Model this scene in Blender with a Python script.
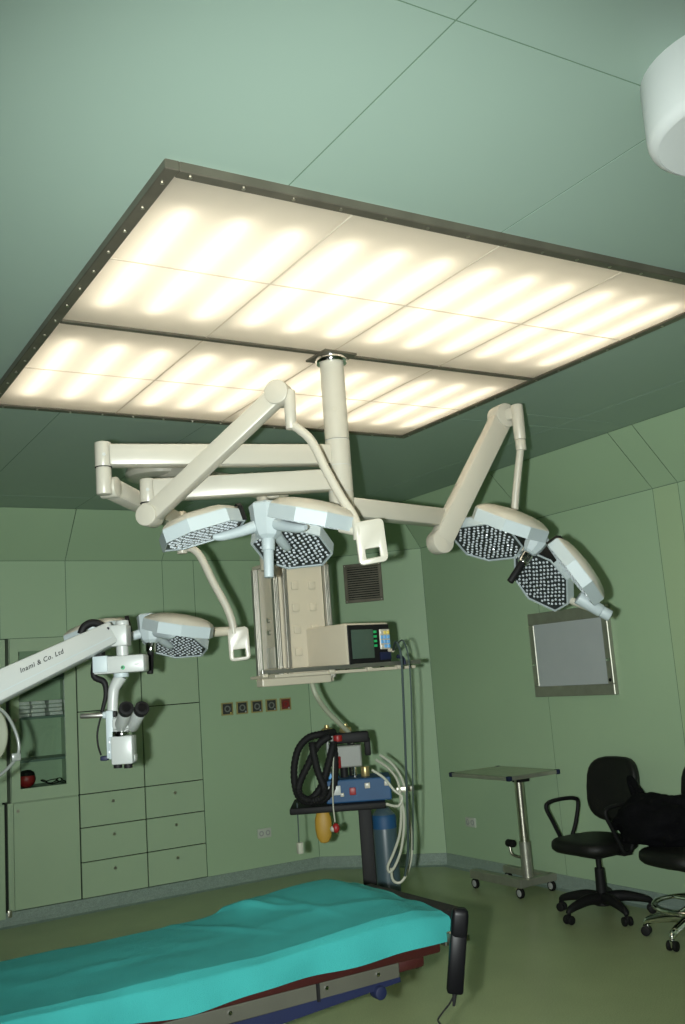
import bpy, bmesh, math, random
from mathutils import Vector, Matrix, noise
random.seed(7)
for o in list(bpy.data.objects): bpy.data.objects.remove(o)
S = bpy.context.scene
COL = S.collection
PI = math.pi

# ------------------------------------------------------------------ camera
YAW, PITCH, ROLL, FPX, EYE = 0.549, 0.1665, 0.0729, 982.4, 1.6
fwd = Vector((math.sin(YAW)*math.cos(PITCH), math.cos(YAW)*math.cos(PITCH), math.sin(PITCH)))
ri0 = Vector((math.cos(YAW), -math.sin(YAW), 0))
dn0 = fwd.cross(ri0)
c_, s_ = math.cos(ROLL), math.sin(ROLL)
RI = c_*ri0 + s_*dn0            # picture right
DN = -s_*ri0 + c_*dn0           # picture down
ORG = Vector((0, 0, EYE))
cd = bpy.data.cameras.new('camera'); cam = bpy.data.objects.new('camera', cd); COL.objects.link(cam)
cd.sensor_fit = 'VERTICAL'; cd.sensor_height = 24.0; cd.lens = FPX/1024*24.0; cd.clip_start = 0.02
M = Matrix((RI, -DN, -fwd)).transposed().to_4x4(); M.translation = ORG
cam.matrix_world = M
S.camera = cam
# ------------------------------------------------------------------ world, light, exposure
w = bpy.data.worlds.new('world'); S.world = w; w.use_nodes = True
w.node_tree.nodes['Background'].inputs[0].default_value = (0.5, 0.5, 0.5, 1)
w.node_tree.nodes['Background'].inputs[1].default_value = 0.02
S.view_settings.view_transform = 'Standard'; S.view_settings.look = 'None'
S.view_settings.gamma = 1.0; S.view_settings.use_curve_mapping = False
S.view_settings.exposure = 0.0
# the flash gun fired beside the lens (the picture is held upright, so the gun sits to the left)
FLASH_W, TUBE_E = 980.0, 6.3
fl = bpy.data.lights.new('camera_flash', 'SPOT'); fl.energy = FLASH_W; fl.shadow_soft_size = 0.022
fl.spot_size = math.radians(82); fl.spot_blend = 0.95; fl.color = (0.93, 1.0, 0.97)
flo = bpy.data.objects.new('camera_flash', fl); COL.objects.link(flo)
Mf = M @ Matrix.Rotation(math.radians(-3), 4, 'X') @ Matrix.Rotation(math.radians(-2), 4, 'Y'); Mf.translation = ORG - ri0*0.12 + Vector((0, 0, -0.01)); flo.matrix_world = Mf

# ------------------------------------------------------------------ pixel helpers (photo frame 685 x 1024)
F0 = Vector((math.sin(YAW), math.cos(YAW), 0)); R0 = ri0.copy(); U0 = Vector((0, 0, 1))
def ray(px, py): return RI*((px-342.5)/FPX) + DN*((py-512)/FPX) + fwd
def P(px, py, d): r = ray(px, py); return ORG + r*(d/r.dot(F0))
def onz(px, py, z): r = ray(px, py); return ORG + r*((z-EYE)/r.z)
def view(x, y, z): return R0*x + F0*y + U0*z       # vector in right / away / up

# ------------------------------------------------------------------ mesh builder
class MB:
    def __init__(s): s.bm = bmesh.new()
    def add(s, t, M=None):
        if M is not None: bmesh.ops.transform(t, matrix=M, verts=t.verts)
        me = bpy.data.meshes.new('tmp'); t.to_mesh(me); t.free(); s.bm.from_mesh(me); bpy.data.meshes.remove(me); return s
    def box(s, c, size, M=None, bevel=0.0, seg=2, rz=0.0):
        t = bmesh.new(); bmesh.ops.create_cube(t, size=1.0)
        bmesh.ops.scale(t, vec=size, verts=t.verts)
        if bevel: bmesh.ops.bevel(t, geom=list(t.edges), offset=min(bevel, min(size)*.49), segments=seg, profile=.5, affect='EDGES')
        L = Matrix.Translation(c) @ Matrix.Rotation(rz, 4, 'Z')
        return s.add(t, L if M is None else M @ L)
    def cyl(s, a, b, r, r2=None, seg=24, bevel=0.0, M=None):
        a = Vector(a); b = Vector(b); r2 = r if r2 is None else r2
        h = (b-a).length; t = bmesh.new()
        bmesh.ops.create_cone(t, cap_ends=True, segments=seg, radius1=r, radius2=r2, depth=h)
        if bevel:
            e = [e for e in t.edges if len(e.link_faces) == 2 and any(len(f.verts) > 4 for f in e.link_faces)]
            bmesh.ops.bevel(t, geom=e, offset=bevel, segments=2, profile=.5, affect='EDGES')
        L = Matrix.Translation((a+b)/2) @ (b-a).to_track_quat('Z', 'Y').to_matrix().to_4x4()
        return s.add(t, L if M is None else M @ L)
    def beam(s, a, b, wd, ht, bevel=0.008, up=(0, 0, 1), wd2=None, ht2=None):
        """rectangular bar from a to b; wd across, ht along up"""
        a = Vector(a); b = Vector(b); x = (b-a).normalized(); up = Vector(up)
        y = up.cross(x).normalized(); z = x.cross(y)
        L = (b-a).length
        t = bmesh.new(); bmesh.ops.create_cube(t, size=1.0)
        for v in t.verts:
            k = v.co.x+.5
            v.co.y *= wd+((wd2 or wd)-wd)*k; v.co.z *= ht+((ht2 or ht)-ht)*k; v.co.x *= L
        if bevel: bmesh.ops.bevel(t, geom=list(t.edges), offset=bevel, segments=2, profile=.5, affect='EDGES')
        Mx = Matrix((x, y, z)).transposed().to_4x4(); Mx.translation = (a+b)/2
        return s.add(t, Mx)
    def tube(s, pts, r, seg=10, smooth=6, closed=False, rad=None, M=None):
        pts = [Vector(p) for p in pts]; rr = rad or [r]*len(pts)
        path = []; rads = []; n = len(pts)
        if smooth and n > 2:
            rng = range(n if closed else n-1)
            for i in rng:
                g = (lambda k: pts[k % n]) if closed else (lambda k: pts[max(0, min(n-1, k))])
                p0, p1, p2, p3 = g(i-1), g(i), g(i+1), g(i+2)
                for j in range(smooth):
                    t = j/smooth
                    path.append(.5*((2*p1)+(p2-p0)*t+(2*p0-5*p1+4*p2-p3)*t*t+(3*p1-p0-3*p2+p3)*t**3))
                    rads.append(rr[i]+(rr[(i+1) % n]-rr[i])*t)
            if not closed: path.append(pts[-1]); rads.append(rr[-1])
        else: path = pts; rads = rr
        t = bmesh.new(); rings = []; up = None; m = len(path)
        for i, p in enumerate(path):
            q0 = path[(i-1) % m] if closed else path[max(0, i-1)]; q1 = path[(i+1) % m] if closed else path[min(m-1, i+1)]
            d = (q1-q0)
            if d.length < 1e-9: d = Vector((0, 0, 1))
            d.normalize()
            if up is None: up = d.orthogonal().normalized()
            up = (up-d*up.dot(d))
            up = up.normalized() if up.length > 1e-6 else d.orthogonal().normalized()
            v = d.cross(up)
            rings.append([t.verts.new(p+(up*math.cos(2*PI*k/seg)+v*math.sin(2*PI*k/seg))*rads[i]) for k in range(seg)])
        cnt = m if closed else m-1
        for i in range(cnt):
            A, B_ = rings[i], rings[(i+1) % m]
            for k in range(seg): t.faces.new((A[k], A[(k+1) % seg], B_[(k+1) % seg], B_[k]))
        if not closed: t.faces.new(rings[0][::-1]); t.faces.new(rings[-1])
        return s.add(t, M)
    def lathe(s, prof, M=None, seg=32):
        t = bmesh.new(); rings = []
        for r, z in prof:
            if r < 1e-6: rings.append([t.verts.new((0, 0, z))])
            else: rings.append([t.verts.new((r*math.cos(2*PI*k/seg), r*math.sin(2*PI*k/seg), z)) for k in range(seg)])
        for A, B_ in zip(rings, rings[1:]):
            for k in range(seg):
                f = [A[k % len(A)], A[(k+1) % len(A)], B_[(k+1) % len(B_)], B_[k % len(B_)]]
                f = list(dict.fromkeys(f))
                if len(f) > 2: t.faces.new(f)
        bmesh.ops.recalc_face_normals(t, faces=t.faces)
        return s.add(t, M)
    def loft(s, loops, M=None, cap=True):
        t = bmesh.new(); R_ = [[t.verts.new(p) for p in L] for L in loops]; n = len(R_[0])
        for A, B_ in zip(R_, R_[1:]):
            for k in range(n): t.faces.new((A[k], A[(k+1) % n], B_[(k+1) % n], B_[k]))
        if cap: t.faces.new(R_[0][::-1]); t.faces.new(R_[-1])
        bmesh.ops.recalc_face_normals(t, faces=t.faces)
        return s.add(t, M)
    def ball(s, c, r, sc=(1, 1, 1), M=None, u=16, v=10):
        t = bmesh.new(); bmesh.ops.create_uvsphere(t, u_segments=u, v_segments=v, radius=r)
        L = Matrix.Translation(c) @ Matrix.Diagonal((*sc, 1))
        return s.add(t, L if M is None else M @ L)
    def grid(s, fn, nu, nv, thick=0.0):
        t = bmesh.new(); V = [[t.verts.new(fn(i/nu, j/nv)) for j in range(nv+1)] for i in range(nu+1)]
        for i in range(nu):
            for j in range(nv): t.faces.new((V[i][j], V[i+1][j], V[i+1][j+1], V[i][j+1]))
        bmesh.ops.recalc_face_normals(t, faces=t.faces)
        if thick: bmesh.ops.solidify(t, geom=list(t.faces), thickness=thick)
        return s.add(t)
    def build(s, name, mat, parent=None, smooth=True, angle=38, kind=None):
        off = WO.get(parent, Vector()) if parent is not None else Vector()
        if off.length: bmesh.ops.translate(s.bm, vec=-off, verts=s.bm.verts)
        me = bpy.data.meshes.new(name); s.bm.to_mesh(me); s.bm.free()
        if smooth:
            me.polygons.foreach_set('use_smooth', [True]*len(me.polygons)); me.set_sharp_from_angle(angle=math.radians(angle))
        me.materials.append(MT[mat])
        o = bpy.data.objects.new(name, me); COL.objects.link(o)
        if parent is not None: o.parent = parent; WO[o] = off
        if kind: o['kind'] = kind
        return o
WO = {}
def tag(o, label=None, cat=None, group=None, kind=None):
    if label: o['label'] = label
    if cat: o['category'] = cat
    if group: o['group'] = group
    if kind: o['kind'] = kind
    return o
def thing(name, label, cat, loc=(0, 0, 0), group=None):
    o = bpy.data.objects.new(name, None); COL.objects.link(o); o.location = loc; o.empty_display_size = .1
    WO[o] = Vector(loc); return tag(o, label, cat, group)
def dup(root, loc, rz=None, label=None, group=None):
    def cp(o, par):
        c = o.copy(); COL.objects.link(c); c.parent = par
        for k in [x for x in KIDS if x.parent == o]: cp(k, c)
        return c
    KIDS = list(bpy.data.objects)
    r = cp(root, None); r.location = loc
    if rz is not None: r.rotation_euler = (0, 0, rz)
    if label: r['label'] = label
    if group: r['group'] = group
    return r
def rrect(wd, ht, r, n=4):
    out = []
    for cx, cy, a0 in ((wd/2-r, ht/2-r, 0), (-wd/2+r, ht/2-r, PI/2), (-wd/2+r, -ht/2+r, PI), (wd/2-r, -ht/2+r, 1.5*PI)):
        for k in range(n+1): a = a0+PI/2*k/n; out.append((cx+r*math.cos(a), cy+r*math.sin(a)))
    return out

# ------------------------------------------------------------------ materials
MT = {}
def mat(name, col, rough=.5, metal=0.0, var=0.04, scale=6.0, spec=.5, bump=0.0, bscale=80, fine=None, coat=0.0, trans=0.0, alpha=1.0):
    m = bpy.data.materials.new(name); m.use_nodes = True; nt = m.node_tree; b = nt.nodes['Principled BSDF']
    b.inputs['Roughness'].default_value = rough; b.inputs['Metallic'].default_value = metal
    b.inputs['Specular IOR Level'].default_value = spec; b.inputs['Coat Weight'].default_value = coat
    b.inputs['Transmission Weight'].default_value = trans; b.inputs['Alpha'].default_value = alpha
    tc = nt.nodes.new('ShaderNodeTexCoord'); nz = nt.nodes.new('ShaderNodeTexNoise')
    nz.inputs['Scale'].default_value = scale; nz.inputs['Detail'].default_value = 4
    nt.links.new(tc.outputs['Object'], nz.inputs['Vector'])
    rp = nt.nodes.new('ShaderNodeValToRGB'); rp.color_ramp.elements[0].position = .3; rp.color_ramp.elements[1].position = .7
    rp.color_ramp.elements[0].color = tuple(c*(1-var) for c in col)+(1,); rp.color_ramp.elements[1].color = tuple(min(1, c*(1+var)) for c in col)+(1,)
    nt.links.new(nz.outputs['Fac'], rp.inputs[0]); out = rp.outputs[0]
    if fine:                                   # speckle: (scale, strength)
        n2 = nt.nodes.new('ShaderNodeTexNoise'); n2.inputs['Scale'].default_value = fine[0]; n2.inputs['Detail'].default_value = 2
        nt.links.new(tc.outputs['Object'], n2.inputs['Vector'])
        r2 = nt.nodes.new('ShaderNodeValToRGB'); r2.color_ramp.elements[0].position = .4; r2.color_ramp.elements[1].position = .6
        r2.color_ramp.elements[0].color = (1-fine[1],)*3+(1,); r2.color_ramp.elements[1].color = (1,)*3+(1,)
        nt.links.new(n2.outputs['Fac'], r2.inputs[0])
        mx = nt.nodes.new('ShaderNodeMix'); mx.data_type = 'RGBA'; mx.blend_type = 'MULTIPLY'; mx.inputs[0].default_value = 1
        nt.links.new(out, mx.inputs[6]); nt.links.new(r2.outputs[0], mx.inputs[7]); out = mx.outputs[2]
    nt.links.new(out, b.inputs['Base Color'])
    if bump:
        n3 = nt.nodes.new('ShaderNodeTexNoise'); n3.inputs['Scale'].default_value = bscale; n3.inputs['Detail'].default_value = 3
        nt.links.new(tc.outputs['Object'], n3.inputs['Vector'])
        bp = nt.nodes.new('ShaderNodeBump'); bp.inputs['Strength'].default_value = bump; bp.inputs['Distance'].default_value = .01
        nt.links.new(n3.outputs['Fac'], bp.inputs['Height']); nt.links.new(bp.outputs[0], b.inputs['Normal'])
    MT[name] = m; return m
mat('wall', (.36, .495, .32), .38, var=.02, scale=1.2, spec=.4)
mat('wall_strip', (.37, .49, .30), .4, var=.02, scale=1.2, spec=.4)  # wall green tinted yellower: warm light from the right put into the colour
mat('ceiling', (.30, .40, .335), .42, var=.02, scale=1.0, spec=.35)
mat('cabinet', (.37, .49, .325), .36, var=.02, scale=2, spec=.4)
mat('joint', (.12, .19, .13), .8)
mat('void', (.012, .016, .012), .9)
mat('floor', (.36, .43, .235), .33, var=.06, scale=3, fine=(160, .22), spec=.4)
mat('skirting', (.27, .35, .30), .5, var=.08, scale=30, fine=(220, .3))
mat('white_paint', (.44, .42, .35), .32, var=.015, scale=3, coat=.15)
mat('cool_white', (.40, .46, .47), .5, var=.015, scale=3)
mat('cream', (.47, .43, .335), .35, var=.02, scale=3)
mat('glazing', (.70, .62, .50), .5)
mat('drum_white', (.62, .65, .63), .45, var=.02)
mat('dim_grey', (.19, .20, .175), .5)
mat('hose_pale', (.36, .38, .28), .5)
mat('enamel', (.40, .42, .40), .35, var=.015)
mat('grey_paint', (.44, .46, .44), .4, var=.03)
mat('alu', (.50, .49, .45), .42, metal=1, var=.06, scale=20)
mat('steel', (.50, .48, .40), .32, metal=1, var=.08, scale=14)
mat('dull_steel', (.36, .36, .30), .42, metal=.7, var=.08, scale=14)
mat('rail_grey', (.055, .055, .04), .6, metal=.0, var=.08)
mat('bronze', (.16, .145, .11), .42, metal=.6, var=.15, scale=8)
mat('chrome', (.80, .80, .78), .1, metal=1, var=.02)
mat('black', (.008, .008, .008), .6, var=.1, spec=.22)
mat('black_gloss', (.003, .003, .0035), .4, var=.1, spec=.12)
mat('black_leather', (.007, .007, .0065), .48, var=.2, spec=.3, bump=.25, bscale=160)
mat('black_cloth', (.004, .004, .005), .9, var=.3, spec=.1, bump=.4, bscale=60)
mat('rubber', (.008, .008, .008), .7, spec=.2)
mat('wheel_grey', (.33, .34, .33), .5)
mat('led_plate', (.025, .03, .03), .3, var=.1)
mat('lens', (.52, .57, .60), .25, var=.1, spec=.8)
mat('screen_white', (.42, .45, .46), .35, var=.02)
mat('crt', (.055, .085, .065), .18, var=.1)
mat('housing_white', (.50, .49, .46), .6)
mat('teal', (.026, .225, .213), .85, var=.05, scale=9, bump=.35, bscale=400, spec=.2)
mat('maroon', (.032, .005, .004), .5, var=.1)
mat('navy', (.003, .007, .035), .6, var=.1)
mat('blue', (.005, .055, .14), .6, var=.1)
mat('bottle_blue', (.045, .075, .088), .35, var=.06)
mat('red', (.26, .012, .012), .45)
mat('dark_red', (.16, .03, .025), .5)
mat('yellow', (.36, .21, .025), .55, var=.1)
mat('green_key', (.02, .42, .12), .5); mat('blue_key', (.12, .36, .68), .5); mat('yellow_key', (.70, .55, .12), .5)
mat('tube_white', (.40, .41, .33), .45)
mat('reel_olive', (.20, .22, .15), .6)
mat('tube_clear', (.20, .22, .20), .25)
mat('cord_blue', (.035, .055, .055), .5)
mat('print_black', (.02, .02, .02), .6)
mat('print_green', (.02, .28, .10), .6)
mat('brass', (.45, .36, .16), .35, metal=.7)
mat('socket_dark', (.035, .037, .034), .5)
mat('outlet_white', (.50, .53, .46), .5)
mat('pack', (.55, .56, .52), .7, var=.12, scale=40)
mat('shelf_green', (.10, .16, .12), .4)
# clear glass of the cabinet door
gm = bpy.data.materials.new('door_glass'); gm.use_nodes = True; nt = gm.node_tree; nt.nodes.clear()
o_ = nt.nodes.new('ShaderNodeOutputMaterial'); tr = nt.nodes.new('ShaderNodeBsdfTransparent'); gl = nt.nodes.new('ShaderNodeBsdfGlossy'); mx = nt.nodes.new('ShaderNodeMixShader'); fr = nt.nodes.new('ShaderNodeFresnel')
fr.inputs[0].default_value = 1.45; gl.inputs['Roughness'].default_value = .02; tr.inputs[0].default_value = (.93, .97, .95, 1)
nt.links.new(fr.outputs[0], mx.inputs[0]); nt.links.new(tr.outputs[0], mx.inputs[1]); nt.links.new(gl.outputs[0], mx.inputs[2]); nt.links.new(mx.outputs[0], o_.inputs[0]); MT['door_glass'] = gm
# opal diffuser sheet in front of the fluorescent tubes
dm = bpy.data.materials.new('opal_diffuser'); dm.use_nodes = True; nt = dm.node_tree; nt.nodes.clear()
o_ = nt.nodes.new('ShaderNodeOutputMaterial'); tl = nt.nodes.new('ShaderNodeBsdfTranslucent'); df = nt.nodes.new('ShaderNodeBsdfDiffuse'); mx = nt.nodes.new('ShaderNodeMixShader')
tl.inputs[0].default_value = (.92, .88, .79, 1); df.inputs[0].default_value = (.80, .76, .68, 1); mx.inputs[0].default_value = .16
nt.links.new(tl.outputs[0], mx.inputs[1]); nt.links.new(df.outputs[0], mx.inputs[2]); nt.links.new(mx.outputs[0], o_.inputs[0]); MT['opal_diffuser'] = dm
em = bpy.data.materials.new('fluorescent_tube'); em.use_nodes = True; nt = em.node_tree; nt.nodes.clear()
o_ = nt.nodes.new('ShaderNodeOutputMaterial'); e_ = nt.nodes.new('ShaderNodeEmission'); e_.inputs[0].default_value = (1.0, .91, .74, 1); e_.inputs[1].default_value = TUBE_E
nt.links.new(e_.outputs[0], o_.inputs[0]); MT['fluorescent_tube'] = em

# ================================================================== THE ROOM
XL, XR, YF, YB = -.75, 5.03, -.71, 7.736      # four main walls
ZC, ZW, CV = 3.02, 2.667, .353                # ceiling, top of the upright wall, cove run
CH = .78                                      # cut-off corners
G = .005                                      # joint width
LX0, LX1, LY0, LY1 = .935, 3.362, 2.315, 4.722  # ceiling light outline
def struct(name, mb, m): o = mb.build(name, m, smooth=False); o['kind'] = 'structure'; return o
fl_ = struct('floor', MB().box(((XL+XR)/2, (YF+YB)/2, -.05), (XR-XL+.6, YB-YF+1.2, .1)), 'floor')

# ceiling: dark backing with an opening for the light, and separate metal panels
cb = MB(); zz = ZC+.0162
X0, X1, Y0, Y1 = XL-.3, XR+.3, YF-.3, YB+.3
for (a, b, c, d) in ((X0, LX0+.02, Y0, Y1), (LX1-.02, X1, Y0, Y1), (LX0+.02, LX1-.02, Y0, LY0+.02), (LX0+.02, LX1-.02, LY1-.02, Y1)):
    cb.box(((a+b)/2, (c+d)/2, zz), (b-a, d-c, .03))
ceil = struct('ceiling', cb, 'joint')
def panel(parent, m, quad, nrm, th=.0012, name='wall_panel'):
    """flat panel from 4 world corners, front face on the quad, thickness against nrm"""
    n = Vector(nrm).normalized(); q = [Vector(p) for p in quad]; c = sum(q, Vector())/len(q)
    q2 = []
    for i, p in enumerate(q):                   # pull every edge in by half a joint
        a, b = q[i-1], q[(i+1) % len(q)]
        q2.append(p+((a-p).normalized()+(b-p).normalized())*(G/2))
    return MB().loft([[p-n*th for p in q2], q2]).build(name, m, parent, smooth=False)
def ceil_rect(x0, x1, y0, y1):
    panel(ceil, 'ceiling', [(x0, y0, ZC), (x0, y1, ZC), (x1, y1, ZC), (x1, y0, ZC)], (0, 0, -1), name='ceiling_panel')
cx0, cx1, cy0, cy1 = XL+CV, XR-CV, YF+CV, YB-CV
def ceil_poly(pts):                              # slab with an L outline (corners given clockwise from above, already inset)
    MB().loft([[Vector((x, y, ZC+.0012)) for x, y in pts], [Vector((x, y, ZC)) for x, y in pts]]).build('ceiling_panel', 'ceiling', ceil, smooth=False)
g = G/2; a0, a1, b0, b1 = LX0+.012, LX1-.012, LY0+.012, LY1-.012
ceil_rect(cx0, 1.315, cy0, 1.515); ceil_rect(1.315, cx1, cy0, 1.515)
ceil_poly([(cx0, 1.515+g), (1.315-g, 1.515+g), (1.315-g, b0), (a0, b0), (a0, b1), (1.32-g, b1), (1.32-g, 6.95-g), (cx0, 6.95-g)])
ceil_rect(1.315, 2.115, 1.515, b0)
ceil_poly([(2.115+g, 1.515+g), (4.21-g, 1.515+g), (4.21-g, 4.13-g), (a1, 4.13-g), (a1, b0), (2.115+g, b0)])
ceil_rect(4.21, cx1, 1.515, 4.13); ceil_rect(a1, 4.21, 4.13, 4.33); ceil_rect(4.21, cx1, 4.13, 4.33); ceil_rect(4.21, cx1, 4.33, 6.95)
ceil_poly([(a1, 4.33+g), (4.21-g, 4.33+g), (4.21-g, 6.95-g), (2.94+g, 6.95-g), (2.94+g, b1), (a1, b1)])
for a, b in ((1.32, 2.118), (2.118, 2.94)): ceil_rect(a, b, b1, 6.95)
for a, b in zip([cx0, 1.32, 2.118, 2.94, 4.21], [1.32, 2.118, 2.94, 4.21, cx1]): ceil_rect(a, b, 6.95, cy1)

# walls: a plan polygon with cut corners; each wall = backing + upright panels + sloped cove panels
plan = {'wall_back': ((XL+CH, YB), (XR-CH, YB)), 'wall_corner': ((XR-CH, YB), (XR, YB-CH)), 'wall_right': ((XR, YB-CH), (XR, YF+CH)),
        'wall_corner_front': ((XR, YF+CH), (XR-CH, YF)), 'wall_front': ((XR-CH, YF), (XL+CH, YF)), 'wall_corner_near': ((XL+CH, YF), (XL, YF+CH)),
        'wall_left': ((XL, YF+CH), (XL, YB-CH)), 'wall_corner_left': ((XL, YB-CH), (XL+CH, YB))}
splits = {'wall_back': [('x', 1.32), ('x', 2.13), ('x', 2.935)], 'wall_right': [('y', 5.53), ('y', 4.335), ('y', 4.13), ('y', 3.0), ('y', 1.8)],
          'wall_left': [('y', 5.5), ('y', 4), ('y', 2.5), ('y', 1)], 'wall_front': [('x', 3.5), ('x', 2.2), ('x', .9)]}
CAB = (1.625, 3.213, .10, 2.07)               # opening for the built-in cupboards: x0, x1, z0, z1
tk = math.tan(PI/8)*CV
for name, (a, b) in plan.items():
    A = Vector((*a, 0)); B_ = Vector((*b, 0)); d = (B_-A).normalized(); n = Vector((d.y, -d.x, 0))      # n points into the room
    L = (B_-A).length
    back = MB(); Mx = Matrix((d, -n, U0)).transposed().to_4x4(); Mx.translation = A
    if name == 'wall_back':
        u0, u1 = CAB[0]-a[0], CAB[1]-a[0]
        back.box((u0/2-.05, .0612, ZC/2), (u0+.1, .12, ZC), Mx); back.box(((u1+L)/2, .0612, ZC/2), (L-u1, .12, ZC), Mx)
        back.box(((u0+u1)/2, .0612, (CAB[3]+ZC)/2), (u1-u0, .12, ZC-CAB[3]), Mx); back.box(((u0+u1)/2, .0612, .05), (u1-u0, .12, .1), Mx)
    else: back.box((L/2, .0612, ZC/2), (L+.1, .12, ZC), Mx)
    wo = struct(name, back, 'joint')
    sp = [0]+[abs(v-(a[0] if k == 'x' else a[1])) for k, v in splits.get(name, [])]+[L]
    for i, (u, v) in enumerate(zip(sp, sp[1:])):
        m = 'wall_strip' if name == 'wall_right' and 4.12 < (A+d*((u+v)/2)).y < 4.34 else 'wall'
        pa, pb = A+d*u, A+d*v
        ua, ub = (tk if u == 0 else 0), (tk if v == L else 0)
        ca, cb_ = A+d*(u+ua)+n*CV, A+d*(v-ub)+n*CV
        panel(wo, m if m == 'wall' else 'wall', [pa+U0*ZW, pb+U0*ZW, cb_+U0*ZC, ca+U0*ZC], n-U0, name='cove_panel')
        zs = [(.02, ZW)]
        def up(x0, x1, z0, z1): panel(wo, m, [A+d*x0+U0*z0, A+d*x1+U0*z0, A+d*x1+U0*z1, A+d*x0+U0*z1], n)
        if name == 'wall_back':
            x0, x1 = a[0]+u, a[0]+v
            if x1 <= CAB[0] or x0 >= CAB[1]: up(u, v, .02, ZW)
            else:
                l, r = max(x0, CAB[0]), min(x1, CAB[1])
                if x0 < CAB[0]: up(u, CAB[0]-a[0], .02, ZW)
                if x1 > CAB[1]: up(CAB[1]-a[0], v, .02, ZW)
                up(l-a[0], r-a[0], CAB[3], ZW); up(l-a[0], r-a[0], .02, CAB[2])
        else: up(u, v, .02, ZW)
    # vinyl skirting rolled up the wall
    e0, e1 = A-d*.0, B_+d*.0
    prof = [(.055, 0), (.022, .010), (.008, .035), (.006, .098), (.0, .100), (-.01, .1), (-.01, 0)]
    k = math.tan(PI/8)
    sk = MB().loft([[A+d*(p*k)+n*p+U0*q for p, q in prof], [B_-d*(p*k)+n*p+U0*q for p, q in prof]])
    o = sk.build('baseboard_'+name[5:], 'skirting', smooth=False); o['kind'] = 'structure'

# ================================================================== CEILING LIGHT (luminous panel)
zl = ZC-.028
lt = thing('ceiling_light', 'large square ceiling light of glowing opal panes in a dark metal frame', 'ceiling light', ((LX0+LX1)/2, (LY0+LY1)/2, zl))
bw = .042
def frame_bar(x0, x1, y0, y1, name='frame_bar'):
    return MB().box(((x0+x1)/2, (y0+y1)/2, (zl+ZC+.02)/2), (x1-x0, y1-y0, ZC+.02-zl), bevel=.003, seg=1).build(name, 'bronze', lt, smooth=False)
bars = [frame_bar(LX0, LX0+bw, LY0, LY1), frame_bar(LX1-bw, LX1, LY0, LY1), frame_bar(LX0+bw, LX1-bw, LY0, LY0+bw), frame_bar(LX0+bw, LX1-bw, LY1-bw, LY1)]
ym = 3.527
mid = frame_bar(LX0+bw, LX1-bw, ym-.014, ym+.014, 'middle_bar')
for i, (ax, y) in enumerate((('y', LX0+bw/2), ('y', LX1-bw/2), ('x', LY0+bw/2), ('x', LY1-bw/2))):
    n = 15
    sc = MB()
    for k in range(n):
        t = (k+.5)/n
        p = (y, LY0+(LY1-LY0)*t, zl) if ax == 'y' else (LX0+(LX1-LX0)*t, y, zl)
        sc.cyl((p[0], p[1], zl-.003), (p[0], p[1], zl+.002), .006, seg=8)
    sc.build('screw_heads', 'steel', bars[i], kind='stuff')
hz = ZC+.17
hs = MB()
hx0, hx1, hy0, hy1 = LX0+.022, LX1-.022, LY0+.022, LY1-.022
hs.box(((hx0+hx1)/2, (hy0+hy1)/2, hz), (hx1-hx0, hy1-hy0, .01))
zb = ZC+.02
for (a, b, c, d) in ((hx0, hx0+.01, hy0, hy1), (hx1-.01, hx1, hy0, hy1), (hx0, hx1, hy0, hy0+.01), (hx0, hx1, hy1-.01, hy1), (hx0, hx1, ym-.012, ym+.012)):
    hs.box(((a+b)/2, (c+d)/2, (zb+hz)/2), (b-a, d-c, hz-zb))
hs.build('housing', 'housing_white', lt, smooth=False)
gx = [LX0+bw+(LX1-LX0-2*bw)*k/4 for k in range(5)]
for (ya, yb) in ((LY0+bw, ym-.014), (ym+.014, LY1-bw)):
    for j in range(2):
        y0, y1 = ya+(yb-ya)*j/2, ya+(yb-ya)*(j+1)/2
        for k in range(4):
            x0, x1 = gx[k]+.002, gx[k+1]-.002
            t = bmesh.new(); z = zl+.008; q = [(x0, y0+.002), (x1, y0+.002), (x1, y1-.002), (x0, y1-.002)]
            lo = [t.verts.new((*p, z)) for p in q]; hi = [t.verts.new((*p, z+.005)) for p in q]
            t.faces.new(lo[::-1])
            for i in range(4): t.faces.new((lo[i], lo[(i+1) % 4], hi[(i+1) % 4], hi[i]))
            MB().add(t).build('opal_pane', 'opal_diffuser', lt, smooth=False)
    for k in range(4):
        for q in range(3):
            x = (gx[k]+gx[k+1])/2+(q-1)*.188
            MB().cyl((x, ya+.17, ZC+.029), (x, yb-.17, ZC+.029), .013, seg=8).build('fluorescent_tube', 'fluorescent_tube', lt)

for (ya, yb) in ((LY0+bw, ym-.014), (ym+.014, LY1-bw)):
    MB().box(((gx[0]+gx[4])/2, (ya+yb)/2, zl+.009), (gx[4]-gx[0], .0065, .006)).build('glazing_bar', 'glazing', lt, smooth=False)
    for k in (1, 2, 3): MB().box((gx[k], (ya+yb)/2, zl+.0095), (.0065, yb-ya, .006)).build('glazing_bar', 'glazing', lt, smooth=False)
# round drum on the ceiling
dr = thing('ceiling_drum', 'white round drum mounted on the ceiling panels', 'ceiling mount', (2.085, 1.352, ZC))
Dm = Matrix.Translation((2.085, 1.352, 0))
MB().lathe([(0.246, ZC), (.246, 2.872), (.240, 2.856), (.226, 2.846), (.222, 2.845)], Dm, 48).build('drum_side', 'drum_white', dr)
MB().lathe([(0, 2.846), (.222, 2.846), (.222, 2.853), (0, 2.853)], Dm, 48).build('cover_plate', 'drum_white', dr)

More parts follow.
